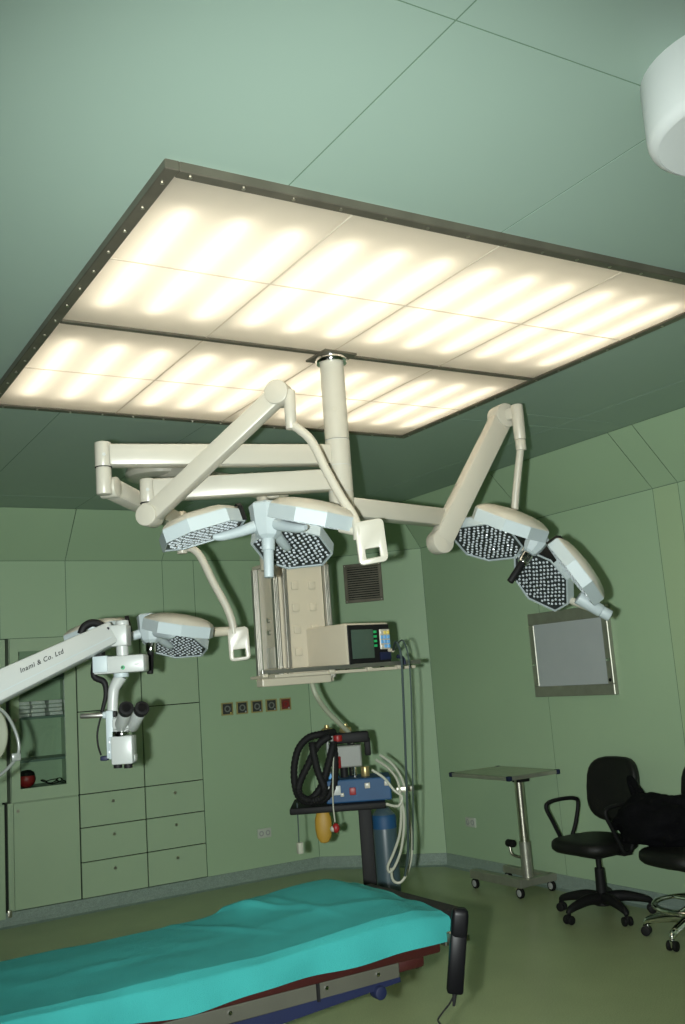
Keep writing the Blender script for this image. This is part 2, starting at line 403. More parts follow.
# ================================================================== WALL FITTINGS
# X-ray film viewer on the right wall
vy0, vy1, vz0, vz1 = 4.83, 5.625, 1.355, 1.965
vw = thing('film_viewer', 'unlit x-ray film viewer with steel frame on the green wall', 'light box', (XR, (vy0+vy1)/2, vz0))
fm = MB(); b = .065; xf = XR-.02
MB().box((XR-.0125, (vy0+vy1)/2, (vz0+vz1)/2), (.025, vy1-vy0-.02, vz1-vz0-.02)).build('back_box', 'dull_steel', vw, smooth=False)
for (a, b_, c, d) in ((vy0, vy1, vz0, vz0+.075), (vy0, vy1, vz1-b-.02, vz1), (vy0, vy0+.055, vz0+.075, vz1-b-.02), (vy1-.055, vy1, vz0+.075, vz1-b-.02)):
    MB().box((XR-.02, (a+b_)/2, (c+d)/2), (.04, b_-a, d-c), bevel=.004, seg=1).build('frame_bar', 'dull_steel', vw, smooth=False)
MB().box((XR-.0285, (vy0+vy1)/2, (vz0+vz1)/2-.005), (.012, vy1-vy0-.105, vz1-vz0-.155)).build('viewing_pane', 'screen_white', vw, smooth=False)
for y in (vy0+.025, vy1-.025): MB().box((XR-.042, y, vz0+.235), (.006, .045, .018), bevel=.003).build('clip', 'chrome', vw)
MB().cyl((XR-.043, vy0+.03, vz0+.1), (XR-.03, vy0+.03, vz0+.1), .012, seg=12).build('switch', 'black', vw)

# return-air grille on the cut corner
gc = Vector((4.650, 7.336, 2.413)); gd = Vector((1, -1, 0)).normalized(); gn = Vector((-1, -1, 0)).normalized()
gr = thing('air_grille', 'square dark metal air grille on the angled corner wall', 'vent', gc)
Mg = Matrix((gd, U0, gn)).transposed().to_4x4(); Mg.translation = gc
hw = .172
for (x0, x1, y0, y1) in ((-hw, hw, hw-.03, hw), (-hw, hw, -hw, -hw+.03), (-hw, -hw+.03, -hw+.03, hw-.03), (hw-.03, hw, -hw+.03, hw-.03)):
    MB().box(((x0+x1)/2, (y0+y1)/2, .006), (x1-x0, y1-y0, .018), Mg, bevel=.003, seg=1).build('frame_bar', 'bronze', gr, smooth=False)
MB().box((0, 0, .0), (2*hw-.06, 2*hw-.06, .004), Mg).build('backing', 'void', gr, smooth=False)
for k in range(14):
    y = -hw+.04+(2*hw-.08)*k/13
    MB().box((0, y, .006), (2*hw-.06, .010, .008), Mg).build('slat', 'bronze', gr, smooth=False)
for k in (-1, 1):
    for j in (-1, 1): MB().cyl((k*(hw-.015), j*(hw-.015), .014), (k*(hw-.015), j*(hw-.015), .018), .005, seg=8, M=Mg).build('screw', 'steel', gr)

# five gas / power sockets in a row
def socket(x, i):
    red = i == 4
    t = thing('wall_socket', ['wall socket in brass frame, left end of the row of five, yellow dot', 'second wall socket from the cupboards in the row of five',
        'middle wall socket of the row of five above the skirting', 'wall socket next to the red-faced one in the row of five', 'red-faced wall socket ending the row of five'][i], 'socket', (x, YB, 1.40), 'row of five wall sockets')
    y = YB
    fo = MB()
    h = .052
    for (a, b, c, d) in ((-h, h, h-.01, h), (-h, h, -h, -h+.01), (-h, -h+.01, -h+.01, h-.01), (h-.01, h, -h+.01, h-.01)):
        fo.box((x+(a+b)/2, y-.006, 1.41+(c+d)/2), (b-a, .014, d-c))
    fo.build('frame', 'brass', t, smooth=False)
    MB().box((x, y-.004, 1.41), (.088, .010, .088), bevel=.002, seg=1).build('face_plate', 'dark_red' if red else 'socket_dark', t, smooth=False)
    Mr = Matrix.Translation((x, y-.008, 1.41)) @ Matrix.Rotation(PI/2, 4, 'X')
    MB().lathe([(.018, 0), (.027, 0), (.027, .008), (.018, .008), (.018, 0)], Mr, 20).build('socket_ring', 'red' if red else 'dim_grey', t)
    MB().cyl((x+.03, y-.012, 1.375), (x+.03, y-.008, 1.375), .007, seg=10).build('marker_dot', 'yellow_key' if i == 0 else 'grey_paint', t)
for i in range(5): socket(3.455+.138*i, i)
def outlet(c, d, n, label):
    t = thing('power_outlet', label, 'outlet', c); Mo = Matrix((d, U0, n)).transposed().to_4x4(); Mo.translation = c
    MB().box((0, 0, .006), (.125, .075, .014), Mo, bevel=.004).build('cover_plate', 'outlet_white', t)
    for k in (-1, 1):
        r = MB().lathe([(.012, .012), (.022, .012), (.022, .015), (.012, .015), (.012, .012)], Mo @ Matrix.Translation((k*.03, 0, 0)), 16).build('socket_ring', 'wheel_grey', t)
outlet(Vector((3.735, YB, .367)), Vector((1, 0, 0)), Vector((0, -1, 0)), 'double white outlet low on the wall beside the drawers')
outlet(Vector((XR, 6.585, .378)), Vector((0, -1, 0)), Vector((-1, 0, 0)), 'double white outlet low on the wall beside the steel trolley')

# ================================================================== BUILT-IN CUPBOARDS
yc, D = YB-.002, .42
def carcass(t, x0, x1, z0, z1, m='cabinet'):
    b = MB(); th = .016
    b.box(((x0+x1)/2, yc+D, (z0+z1)/2), (x1-x0, th, z1-z0))
    b.box((x0+th/2, yc+D/2+.012, (z0+z1)/2), (th, D-.02, z1-z0)); b.box((x1-th/2, yc+D/2+.012, (z0+z1)/2), (th, D-.02, z1-z0))
    b.box(((x0+x1)/2, yc+D/2+.012, z0+th/2), (x1-x0-2*th, D-.02, th)); b.box(((x0+x1)/2, yc+D/2+.012, z1-th/2), (x1-x0-2*th, D-.02, th))
    return b.build('carcass', m, t, smooth=False)
def front(t, name, x0, x1, z0, z1, knob=None, y=yc):
    o = MB().box(((x0+x1)/2, y+.009, (z0+z1)/2), (x1-x0-.007, .018, z1-z0-.007), bevel=.0015, seg=1).build(name, 'cabinet', t, smooth=False)
    if knob: MB().cyl((knob[0], y-.006, knob[1]), (knob[0], y+.002, knob[1]), .012, seg=14).build('lock', 'steel', o)
    return o
# glazed upper cupboard
gx0, gx1 = 1.690, 2.192
t = thing('glazed_cupboard', 'built-in cupboard with a glass door above the plain green door', 'cabinet', ((gx0+gx1)/2, yc, .861))
carcass(t, gx0, gx1, .861, 2.07)
for (a, b, c, d) in ((gx0+.004, 1.757, .865, 2.066), (2.1, gx1-.003, .865, 2.066), (1.757, 2.1, .865, .955), (1.757, 2.1, 1.97, 2.066)):
    fb = MB().box(((a+b)/2, yc+.009, (c+d)/2), (b-a, .018, d-c)).build('door_rail', 'cabinet', t, smooth=False)
MB().box((1.9285, yc+.012, 1.4625), (.347, .004, 1.019)).build('glass_pane', 'door_glass', t, smooth=False)
for z in (.940, 1.150, 1.465, 1.76): MB().box((1.941, yc+.22, z), (.468, .38, .018)).build('shelf', 'shelf_green', t, smooth=False)
MB().cyl((1.725, yc-.008, 1.46), (1.725, yc+.002, 1.46), .013, seg=14).build('lock', 'steel', t)
# plain door below
t = thing('low_cupboard', 'plain green cupboard door below the glass-fronted cupboard', 'cabinet', ((gx0+gx1)/2, yc, .1))
carcass(t, gx0, gx1, .1, .859); front(t, 'door', gx0+.012, gx1, .1, .857, (1.735, .80))
# neighbour at the picture edge, its door standing a little open
t = thing('edge_cupboard', 'narrow green cupboard beside the glass cupboard, dark gap at its edge', 'cabinet', (1.40, yc, .02))
MB().box((1.645, yc+.2, .48), (.03, .36, .76)).build('gap_shade', 'void', t, smooth=False)  # black block standing in for the shade inside the door gap
MB().box((1.40, yc-.012, .46), (.468, .02, .80), bevel=.002, seg=1).build('door', 'cabinet', t, smooth=False)
MB().box((1.40, yc-.012, 1.47), (.51, .02, 1.19), bevel=.002, seg=1).build('door', 'cabinet', t, smooth=False)
MB().box((1.665, yc-.006, .09), (.03, .02, .05), bevel=.003).build('hinge', 'steel', t)
MB().box((1.6755, yc+.03, .48), (.025, .05, .76)).build('door_edge', 'cabinet', t, smooth=False)
# two columns of doors over drawers
for i, (x0, x1) in enumerate(((2.196, 2.716), (2.718, 3.212))):
    t = thing('drawer_cupboard', ['green built-in unit of two doors over three drawers, joining the glass cupboard', 'green built-in unit of two doors over three drawers, nearer the wall sockets'][i], 'cabinet', ((x0+x1)/2, yc, .1), 'built-in drawer units')
    carcass(t, x0, x1, .1, 2.07, 'void')
    zt = [.861, .613, .361, .1]
    front(t, 'door', x0, x1, 1.483, 2.07); front(t, 'door', x0, x1, .861, 1.483)
    for k in range(3): front(t, 'drawer', x0, x1, zt[k+1], zt[k], ((x0+x1)/2, zt[k]-.075))
# contents behind the glass
for s_i, x in enumerate((1.80, 1.92, 2.045)):
    for k in range(4):
        o = MB().box((0, 0, 0), (.105, .20, .026), bevel=.006).build('instrument_pack', 'pack')
        o.location = (x+random.uniform(-.005, .005), yc+.16, 1.474+.0145+k*.030); o.rotation_euler = (0, 0, random.uniform(-.05, .05))
        tag(o, 'flat pale pack, %s of the %s behind the cupboard glass' % (('bottom', 'second lowest', 'second highest', 'topmost')[k], ('pile on the lock side', 'middle pile', 'pile on the drawer side')[s_i]), 'pack', 'packs on the cupboard shelf')
t = thing('rubber_bulb', 'red rubber bulb with black cap on the bottom cupboard shelf', 'bulb', (1.83, yc+.12, .949))
MB().ball((1.83, yc+.12, 1.013), .064).build('bulb', 'red', t); MB().lathe([(0, .042), (.03, .038), (.05, .025), (.060, 0)], Matrix.Translation((1.83, yc+.12, 1.040)), 20).build('cap', 'black', t)
cc = []
for k in range(46):
    a = k*.62; cc.append((1.95+.006*k-.10*(k % 46)/46+.03*math.cos(a), yc+.12+.03*math.sin(a), .975+.018*math.sin(a*.7)))
tag(MB().tube(cc, .004, 6, 3).build('coiled_lead', 'black'), 'thin black coiled lead beside the red bulb in the cupboard', 'cable')

# ================================================================== SURGICAL LAMPS ON THE CEILING COLUMN
AX, AY = 2.165, 3.54
Mc = Matrix.Translation((AX, AY, 0))
t = thing('ceiling_column', 'cream ceiling column carrying the three surgical lamp arms', 'column', (AX, AY, zl))
MB().box((AX, AY, zl-.004), (.165, .165, .01), rz=math.radians(2), bevel=.002, seg=1).build('mounting_plate', 'bronze', t, smooth=False)
MB().lathe([(.05, zl-.009), (.072, zl-.009), (.072, zl-.022), (.066, zl-.034), (.05, zl-.034)], Mc, 32).build('collar', 'chrome', t)
MB().lathe([(.0, zl-.02), (.0525, zl-.02), (.0525, 2.614), (.0, 2.614)], Mc, 32).build('tube', 'white_paint', t)
for z in (2.74,): MB().cyl((AX-.03, AY-.042, z), (AX-.032, AY-.045, z), .006, seg=8).build('screw', 'steel', t)

def bracket(mb_c, xdir, hdir, wd=.112, ht=.165, th=.028):
    """rounded plate with a hand opening near its bottom; returns mesh builder"""
    n = hdir.cross(xdir)
    x = xdir.normalized(); y = hdir.normalized(); z = x.cross(y)
    Mx = Matrix((x, y, z)).transposed().to_4x4(); Mx.translation = mb_c
    cu = bpy.data.curves.new('c', 'CURVE'); cu.dimensions = '2D'; cu.fill_mode = 'BOTH'; cu.extrude = th/2-.004; cu.bevel_depth = .004; cu.bevel_resolution = 1
    for poly in (rrect(wd-.008, ht-.008, .016), [(p[0], p[1]-.043) for p in rrect(.062, .044, .006, 2)][::-1]):
        sp = cu.splines.new('POLY'); sp.points.add(len(poly)-1); sp.use_cyclic_u = True
        for q, p in zip(sp.points, poly): q.co = (p[0], p[1], 0, 1)
    o = bpy.data.objects.new('c', cu); COL.objects.link(o); dg = bpy.context.evaluated_depsgraph_get()
    me = bpy.data.meshes.new_from_object(o.evaluated_get(dg)); bpy.data.objects.remove(o); bpy.data.curves.remove(cu)
    tb = bmesh.new(); tb.from_mesh(me); bpy.data.meshes.remove(me)
    bmesh.ops.remove_doubles(tb, verts=tb.verts, dist=1e-5)
    return MB().add(tb, Mx), Mx
PET = [(.100, .060), (.175, .150), (.325, .152), (.410, .078), (.410, -.078), (.325, -.152), (.175, -.150), (.100, -.060)]
def lamp_head(t, hub, n, xref, azs, tilt=20, handle='cool_white', k=1.0, spokes=True):
    z = -n.normalized(); x = (xref-z*xref.dot(z)).normalized(); y = z.cross(x)
    H = Matrix((x, y, z)).transposed().to_4x4(); H.translation = hub
    H = H @ Matrix.Scale(k, 4)
    MB().lathe([(0, -.040), (.030, -.040), (.046, -.028), (.062, .012), (.070, .070), (.074, .090), (.066, .098), (0, .099)], H @ Matrix.Scale(1.0 if spokes else .72, 4), 8).build('lamp_hub', 'cool_white', t, angle=22)
    hd = MB().cyl((0, 0, -.07), (0, 0, -.190), .021 if spokes and handle == 'cool_white' else .0165, .0185 if handle == 'cool_white' else .0155, 20, .003, M=H).build('lamp_handle', handle, t)
    MB().cyl((0, 0, -.035), (0, 0, -.085), .027, .025, 20, .003, M=H).build('handle_collar', 'cool_white' if handle == 'cool_white' else 'chrome', hd)
    for a in azs:
        A = H @ Matrix.Rotation(math.radians(a), 4, 'Z') @ Matrix.Translation((.10, 0, .022)) @ Matrix.Rotation(math.radians(tilt), 4, 'Y') @ Matrix.Translation((-.10, 0, 0))
        c = Vector((.262, 0))
        def ring(s, zz, sx=None): return [Vector((c.x+(p[0]-c.x)*(sx or s), p[1]*s, zz)) for p in PET]
        body = MB().loft([ring(.95, .004), ring(.95, -.008), ring(1, -.008), ring(1, .040), ring(.985, .044)], A).build('lamp_petal', 'cool_white', t, angle=15)
        MB().loft([ring(.985, .044), ring(.95, .052), ring(.80, .068), ring(.55, .079), ring(.25, .084)], A).build('dome', 'white_paint', body, angle=40)
        MB().loft([ring(.945, .002), ring(.945, -.003)], A).build('led_panel', 'led_plate', body, smooth=False)
        ar = MB(); sp = .0235
        for iy in range(-7, 8):
            for ix in range(0, 15):
                px, py = .10+ix*sp+(sp/2 if iy % 2 else 0)+random.uniform(-.003, .003), iy*sp*.87+random.uniform(-.003, .003)
                lim = None
                for (q0, q1) in zip(PET[:3], PET[1:4]):
                    if q0[0] <= px <= q1[0]: lim = q0[1]+(q1[1]-q0[1])*(px-q0[0])/(q1[0]-q0[0])
                if lim is None or px < .125 or px > .392 or abs(py) > lim-.018: continue
                tb = bmesh.new(); bmesh.ops.create_cone(tb, cap_ends=True, segments=6, radius1=.0052, radius2=.0066, depth=.005)
                ar.add(tb, A @ Matrix.Translation((px, py, -.0045)) @ Matrix.Rotation(random.uniform(0, .3), 4, (random.uniform(-1, 1), random.uniform(-1, 1), 0)))
        ar.build('lens_array', 'lens', body, smooth=False, kind='stuff')
        MB().loft([[Vector((xx, p*s2, q)) for p, q in ((-.075, -.004), (-.075, .052), (-.05, .068), (.05, .068), (.075, .052), (.075, -.004))] for xx, s2 in ((.092, .85), (.112, 1.0))], A).build('gasket', 'black', body, smooth=False)
        if spokes: MB().tube([A @ Vector((.03, 0, -.024)), A @ Vector((.10, 0, -.030)), A @ Vector((.19, 0, -.028)), A @ Vector((.225, 0, -.020))], .02*k, 10, 4, rad=[.026*k, .022*k, .018*k, .010*k]).build('spoke', 'cool_white', body)
    return H
def arm_hub(t, E, z0, z1, r=.034):
    MB().cyl((E.x, E.y, z0), (E.x, E.y, z1), r, seg=28, bevel=.006).build('arm_end', 'white_paint', t)
    MB().cyl((E.x, E.y, z0), (E.x, E.y, z0+.003), r+.0006, seg=28).build('joint_ring', 'black', t)
def col_ring(t, z0, z1):
    MB().lathe([(0, z0), (.0535, z0), (.0535, z1-.003), (0, z1-.003)], Mc, 32).build('column_sleeve', 'white_paint', t)
    MB().lathe([(0, z1-.004), (.0515, z1-.004), (.0515, z1), (0, z1)], Mc, 32).build('joint_ring', 'grey_paint', t)
def ext_arm(t, z, E, ht, wd=.075):
    C = Vector((AX, AY, z)); d = (E-C); d.z = 0; d.normalize()
    MB().beam(C+d*.040, E-d*.02, wd, ht, .010).build('extension_arm', 'white_paint', t)
    s = MB(); n = Vector((d.y, -d.x, 0))
    if n.y > 0: n = -n
    s.cyl(E+n*.033, E+n*.036, .007, seg=10); s.build('screw', 'grey_paint', t)
def disc(t, c, axis, r, h, name='pivot_disc', m='white_paint'):
    a = Vector(axis).normalized(); return MB().cyl(Vector(c)-a*h/2, Vector(c)+a*h/2, r, seg=32, bevel=.005).build(name, m, t)
def spring(t, a, b, wd=.068, ht=.080):
    MB().beam(a, b, wd, ht, .014).build('spring_arm', 'white_paint', t)

# --- lamp whose spring arm rises towards the column (white handle)
E = Vector((1.414, 3.852, 2.425)); z0, z1 = 2.384, 2.499
t = thing('surgical_lamp', 'three-petal surgical lamp with white centre handle hanging before the column', 'surgical lamp', (AX, AY, 2.384), 'surgical lamps on the ceiling column')
col_ring(t, z0, z1); ext_arm(t, 2.437, E, .092); arm_hub(t, E, 2.372, 2.475)
S2, T2 = P(150, 516, 3.98), P(279, 394, 3.82)
vd = (T2-S2); ax2 = Vector((vd.y, -vd.x, 0)).normalized()
MB().cyl((E.x, E.y, 2.372), (E.x, E.y, S2.z-.03), .032, seg=28, bevel=.006).build('arm_end', 'white_paint', t)
disc(t, S2-ax2*.0, ax2, .046, .084); spring(t, S2, T2); disc(t, T2, ax2, .050, .084)
D0, D1 = P(289, 393, 3.80), P(294, 429, 3.80)
MB().cyl(D0+Vector((0, 0, .01)), (D0.x, D0.y, D1.z), .025, .022, 24, .004).build('pivot_post', 'white_paint', t)
MB().beam(T2, D0, .05, .06, .01).build('pivot_link', 'white_paint', t)
D1 = Vector((D0.x, D0.y, D1.z+.02))
dB = 3.66
MB().tube([D1, P(300, 430, 3.79), P(312, 442, 3.78), P(326, 470, 3.75), P(341, 497, 3.72), P(353, 515, 3.69), P(357, 526, dB), P(358, 540, dB)], .0178, 14, 6).build('drop_pipe', 'white_paint', t)
bm_, _ = bracket(P(371, 542, dB), view(1, .1, .12), view(-.06, 0, 1)); br = bm_.build('bracket_handle', 'white_paint', t)
HB = P(268, 529, 3.92)
nrm = view(-.03, -.09, -1)
H = lamp_head(t, HB, nrm, R0, (196, -44, 72), 18, k=1.05)
MB().cyl(P(363, 533, dB), P(340, 528, dB+.03), .017, seg=16).build('bracket_axle', 'white_paint', t)

# --- lamp on the right, tilted
E = Vector((2.845, 3.735, 2.32))
t = thing('surgical_lamp', 'tilted surgical lamp with black handle in front of the film viewer wall', 'surgical lamp', (AX, AY, 2.267), 'surgical lamps on the ceiling column')
col_ring(t, 2.262, 2.384); ext_arm(t, 2.318, E, .085); arm_hub(t, E, 2.262, 2.365, .036)
MB().lathe([(0, 2.256), (.045, 2.256), (.05, 2.262), (0, 2.262)], Mc, 32).build('end_cap', 'grey_paint', t)
S3, T3 = P(440, 542, 4.62), P(502, 417, 4.84)
vd = T3-S3; ax3 = Vector((vd.y, -vd.x, 0)).normalized()
MB().cyl((E.x, E.y, 2.264), (E.x, E.y, S3.z-.03), .034, seg=28, bevel=.006).build('arm_end', 'white_paint', t)
disc(t, S3, ax3, .058, .07); spring(t, S3, T3, .075, .105); disc(t, T3, ax3, .062, .088)
D0 = P(516.5, 405, 4.78); zb_ = P(518, 440, 4.78).z
MB().cyl((D0.x, D0.y, D0.z), (D0.x, D0.y, zb_), .031, .029, 24, .005).build('pivot_post', 'white_paint', t)
MB().beam(T3, Vector((D0.x, D0.y, T3.z)), .05, .06, .01).build('pivot_link', 'white_paint', t)
MB().cyl((D0.x, D0.y, zb_), (D0.x, D0.y, zb_-.055), .026, seg=24, bevel=.003).build('collar', 'white_paint', t)
MB().tube([Vector((D0.x, D0.y, zb_-.03)), P(514.5, 515, 4.82), P(520, 545, 4.84), P(534, 570, 4.84), P(560, 594, 4.80), P(585, 606, 4.74), P(594, 607, 4.66)], .0185, 14, 6).build('drop_pipe', 'white_paint', t)
cx = RI*-.57+DN*.80-fwd*.22
HB = P(532, 548, 4.60)
xr = RI*.80+DN*.60
H = lamp_head(t, HB, cx, xr, (-46, -134, 50, 130), 25, 'black', 1.04, False)
MB().cyl(P(578, 597, 4.55), P(601, 611, 4.55), .033, .030, 24, .004).build('bracket_axle', 'cool_white', t)
MB().cyl(P(601, 611, 4.55), P(610, 616, 4.55), .027, seg=24, bevel=.003).build('axle_cap', 'cool_white', t)
MB().cyl(P(594, 607, 4.68), P(592, 606, 4.55), .022, seg=16).build('bracket_link', 'white_paint', t)

# --- far lamp, on the longest arm, behind the microscope
E = Vector((1.196, 3.754, 2.54))
t = thing('surgical_lamp', 'surgical lamp with black handle partly behind the microscope', 'surgical lamp', (AX, AY, 2.499), 'surgical lamps on the ceiling column')
col_ring(t, 2.499, 2.612); ext_arm(t, 2.545, E, .088); arm_hub(t, E, 2.492, 2.596, .033)
S1, T1 = P(110, 488, 3.87), P(178, 522, 4.62)
vd = T1-S1; ax1 = Vector((vd.y, -vd.x, 0)).normalized()
MB().cyl((E.x, E.y, 2.494), (E.x, E.y, S1.z-.035), .031, seg=28, bevel=.006).build('arm_end', 'white_paint', t)
disc(t, S1, ax1, .042, .07); spring(t, S1, T1, .068, .078); disc(t, T1, ax1, .05, .075, m='cream')
zz = P(180, 554, 4.62).z
D0 = P(181, 524, 4.62)
MB().cyl((D0.x, D0.y, D0.z), (D0.x, D0.y, zz), .024, seg=24, bevel=.003).build('pivot_post', 'white_paint', t)
MB().tube([Vector((D0.x, D0.y, zz+.02)), P(190, 548, 4.62), P(200, 556, 4.62), P(213, 582, 4.62), P(226, 606, 4.62), P(232, 622, 4.62), P(234, 634, 4.62)], .0185, 14, 6).build('drop_pipe', 'white_paint', t)
bm_, _ = bracket(P(239, 644, 4.62), view(1, .1, .06), view(-.03, 0, 1), .098, .155); bm_.build('bracket_handle', 'white_paint', t)
HB = P(151, 635, 4.47)
MB().cyl(P(230, 631, 4.62), P(203, 633, 4.66), .021, .024, 20, .003).build('bracket_axle', 'cream', t)
lamp_head(t, HB, view(-.04, -.11, -1), R0, (72, -48, 192), 15, 'black', .92)

# ================================================================== EQUIPMENT PENDANT
mt = onz(160, 455, ZC); ae = P(281, 502, 5.33); el = Vector((mt.x, mt.y, P(150, 481, mt.dot(F0)).z))
t = thing('ceiling_pendant', 'cream equipment pendant with socket panels hanging behind the lamps', 'pendant', (mt.x, mt.y, ZC))
MB().lathe([(0, ZC), (.14, ZC), (.14, ZC-.02), (.10, ZC-.04), (0, ZC-.04)], Matrix.Translation((mt.x, mt.y, 0)), 36).build('ceiling_flange', 'white_paint', t)
MB().cyl((mt.x, mt.y, ZC-.03), (mt.x, mt.y, el.z+.05), .08, seg=28).build('mount_tube', 'white_paint', t)
MB().lathe([(0, .10), (.16, .10), (.20, .08), (.215, .04), (.205, .012), (.17, 0), (0, 0)], Matrix.Translation(el), 40).build('swivel_drum', 'white_paint', t)
MB().beam(el+Vector((0, 0, .05)), ae+Vector((0, 0, .055)), .19, .11, .03).build('pendant_arm', 'white_paint', t)
ez = ae.z
# head
hc = P(277, 620, 5.2); hx, hy, hw_, hd_, hz0, hz1 = hc.x, hc.y, .315, .24, 1.60, 2.222
MB().cyl((hx+.03, hy+.12, hz1-.02), (hx+.03, hy+.12, ez+.05), .045, seg=28).build('drop_tube', 'white_paint', t)
MB().beam(Vector((ae.x, ae.y, ez+.055)), Vector((hx+.03, hy+.12, ez+.055)), .15, .10, .03).build('arm_tip', 'white_paint', t)
head = MB().box((hx+hw_/2, hy+hd_/2, (hz0+hz1)/2), (hw_-.03, hd_-.03, hz1-hz0), bevel=.004).build('service_head', 'cream', t, smooth=False)
MB().box((hx+hw_/2, hy+hd_/2, hz1+.005), (hw_+.02, hd_+.02, .02), bevel=.005).build('head_top', 'cream', head)
MB().box((hx+hw_/2, hy+hd_/2, hz0-.005), (hw_+.01, hd_+.01, .022), bevel=.005).build('head_base', 'cream', head)
for (ax_, ay_, w1, w2) in ((.0, .0, .03, .03), (hw_, 0, .03, .03), (0, hd_, .03, .03), (.055, -.003, .018, .02)):
    e = MB()
    for q in (-.009, .0, .009): e.box((hx+ax_+q, hy+ay_, (hz0+hz1)/2), (.006, w2, hz1-hz0-.01)); e.box((hx+ax_, hy+ay_+q, (hz0+hz1)/2), (w1, .006, hz1-hz0-.01))
    e.build('edge_rail', 'alu', head, smooth=False)
for r_ in range(4):
    for c in range(2):
        x, z = hx+.125+.105*c, 2.105-.118*r_
        s = MB().box((x, hy+.012, z), (.042, .012, .042), bevel=.004).build('socket', 'cream', head)
for z in (1.93, 1.865): MB().cyl((hx+.016, hy+.12, z), (hx+.003, hy+.12, z), .013, seg=14).build('knob', 'dull_steel', head)
MB().box((hx+.012, hy+.11, 1.73), (.012, .10, .11), bevel=.004).build('blank_plate', 'white_paint', head)
# shelf
sy0, sy1, sx0, sx1, sz = hy-.30, hy+.015, hx-.03, hx+.80, 1.585
def pz(px, py, yv): r = ray(px, py); return ORG+r*(yv/r.y)
a, b = pz(262, 678, sy0), pz(420, 661, sy0); sx0, sx1 = a.x, b.x; sz = (a.z+b.z)/2
sh = MB().box(((sx0+sx1)/2+.03, (sy0+sy1)/2, sz-.012), (sx1-sx0-.10, sy1-sy0-.03, .016), bevel=.003).build('shelf', 'cream', t, smooth=False)
MB().box(((sx0+sx1)/2, sy0, sz+.012), (sx1-sx0, .014, .022), bevel=.003).build('shelf_rail', 'alu', sh, smooth=False)
for k in (.02, .42, .66, .86): MB().box((sx0+(sx1-sx0)*k, sy0+.012, sz), (.03, .03, .03), bevel=.003).build('rail_clamp', 'cream', sh, smooth=False)
MB().box((sx0+.27, sy1-.14, sz-.040), (.40, .07, .040), bevel=.006).build('shelf_bracket', 'cream', sh, smooth=False)

# patient monitor on the shelf
mc = P(346, 640, 5.06); ang = math.radians(9)
mz0 = sz+.0; mh = .222; mw = .30; md = .45
t = thing('patient_monitor', 'cream patient monitor with dark screen and coloured keys on the pendant shelf', 'monitor', (0, 0, 0))
MB().box((mw/2, md/2, mh/2+.012), (mw, md, mh), bevel=.010).build('case', 'cream', t)
MB().box((mw/2+.004, -.002, mh/2+.012), (mw-.012, .008, mh-.020), bevel=.003, seg=1).build('bezel', 'black', t, smooth=False)
bz = MB().box((.105, -.008, mh/2+.014), (.150, .008, .150), bevel=.006).build('screen', 'crt', t)
kp = MB().box((mw-.040, -.008, .145), (.070, .008, .105), bevel=.002, seg=1).build('keypad', 'white_paint', t, smooth=False)
for r_ in range(4):
    for c in range(3):
        MB().box((mw-.063+c*.0225, -.013, .180-r_*.024), (.018, .006, .018), bevel=.002, seg=1).build('key', ['yellow_key', 'blue_key', 'blue_key', 'blue_key'][r_] if not (r_ in (0, 3) and c == 0) else 'white_paint', kp, smooth=False)
for r_ in range(4): MB().box((.192, -.010, .185-r_*.024), (.016, .008, .012)).build('soft_key', 'green_key', t, smooth=False)
MB().box((mw-.045, -.010, .058), (.075, .010, .040), bevel=.003).build('connector_block', 'navy', t)
MB().cyl((mw-.02, -.012, .085), (mw-.02, -.045, .082), .009, seg=12).build('plug', 'cream', t)
for fx in (.03, mw-.03):
    for fy in (.04, md-.04): MB().cyl((fx, fy, 0), (fx, fy, .014), .012, seg=10).build('foot', 'rubber', t)
MB().tube([(-.004, md-.08, .012+mh*.96), (-.024, md-.04, .012+mh*.8), (-.032, md-.02, .012+mh*.5), (-.024, md-.04, .012+mh*.18), (-.004, md-.08, .012+mh*.04)], .0055, 8, 6).build('rear_handle', 'black', t)
t.location = (mc.x, mc.y, sz-.003); t.rotation_euler = (0, 0, ang)
Mm = Matrix.Translation((mc.x, mc.y, sz)) @ Matrix.Rotation(ang, 4, 'Z')
pl = Mm @ Vector((mw-.02, -.045, .082))
bl = pz(401, 660, sy0-.012)
MBm = MB().tube([pl, P(396, 642, 4.98), P(401, 655, 4.98), P(403, 690, 4.98), P(405, 740, 4.98), P(407, 800, 5.02), P(408, 850, 5.1), P(405, 876, 5.15)], .006, 8, 6).build('monitor_lead', 'cord_blue')
tag(MBm, 'dark blue-grey lead hanging straight down from the patient monitor', 'cable')
t = tag(MB().tube([pl+Vector((.01, -.005, 0)), P(402, 640, 4.96), P(408, 655, 4.96), P(411, 690, 4.96), P(412, 740, 4.96), P(413, 800, 5.0), P(413, 850, 5.1)], .0035, 8, 6).build('thin_lead', 'cord_blue'), 'thinnest lead hanging beside the dark lead of the monitor', 'cable')
t = tag(MB().tube([bl+Vector((-.03, -.012, .02)), bl+Vector((0, -.016, .01)), bl+Vector((.01, -.014, -.025))], .010, 8, 5).build('blue_clip', 'navy'), 'small blue clip on the shelf rail by the monitor', 'clip')

# supply hose from the pendant head down to the gas device
hb = Vector((hx+.24, hy+.10, hz0-.02))
tag(MB().tube([hb, P(316, 695, 5.40), P(326, 710, 5.5), P(340, 724, 5.6), P(350, 734, 5.7), P(352, 742, 5.74)], .0135, 12, 6).build('supply_hose', 'hose_pale'), 'thick pale supply hose from the pendant down to the gas device', 'hose')

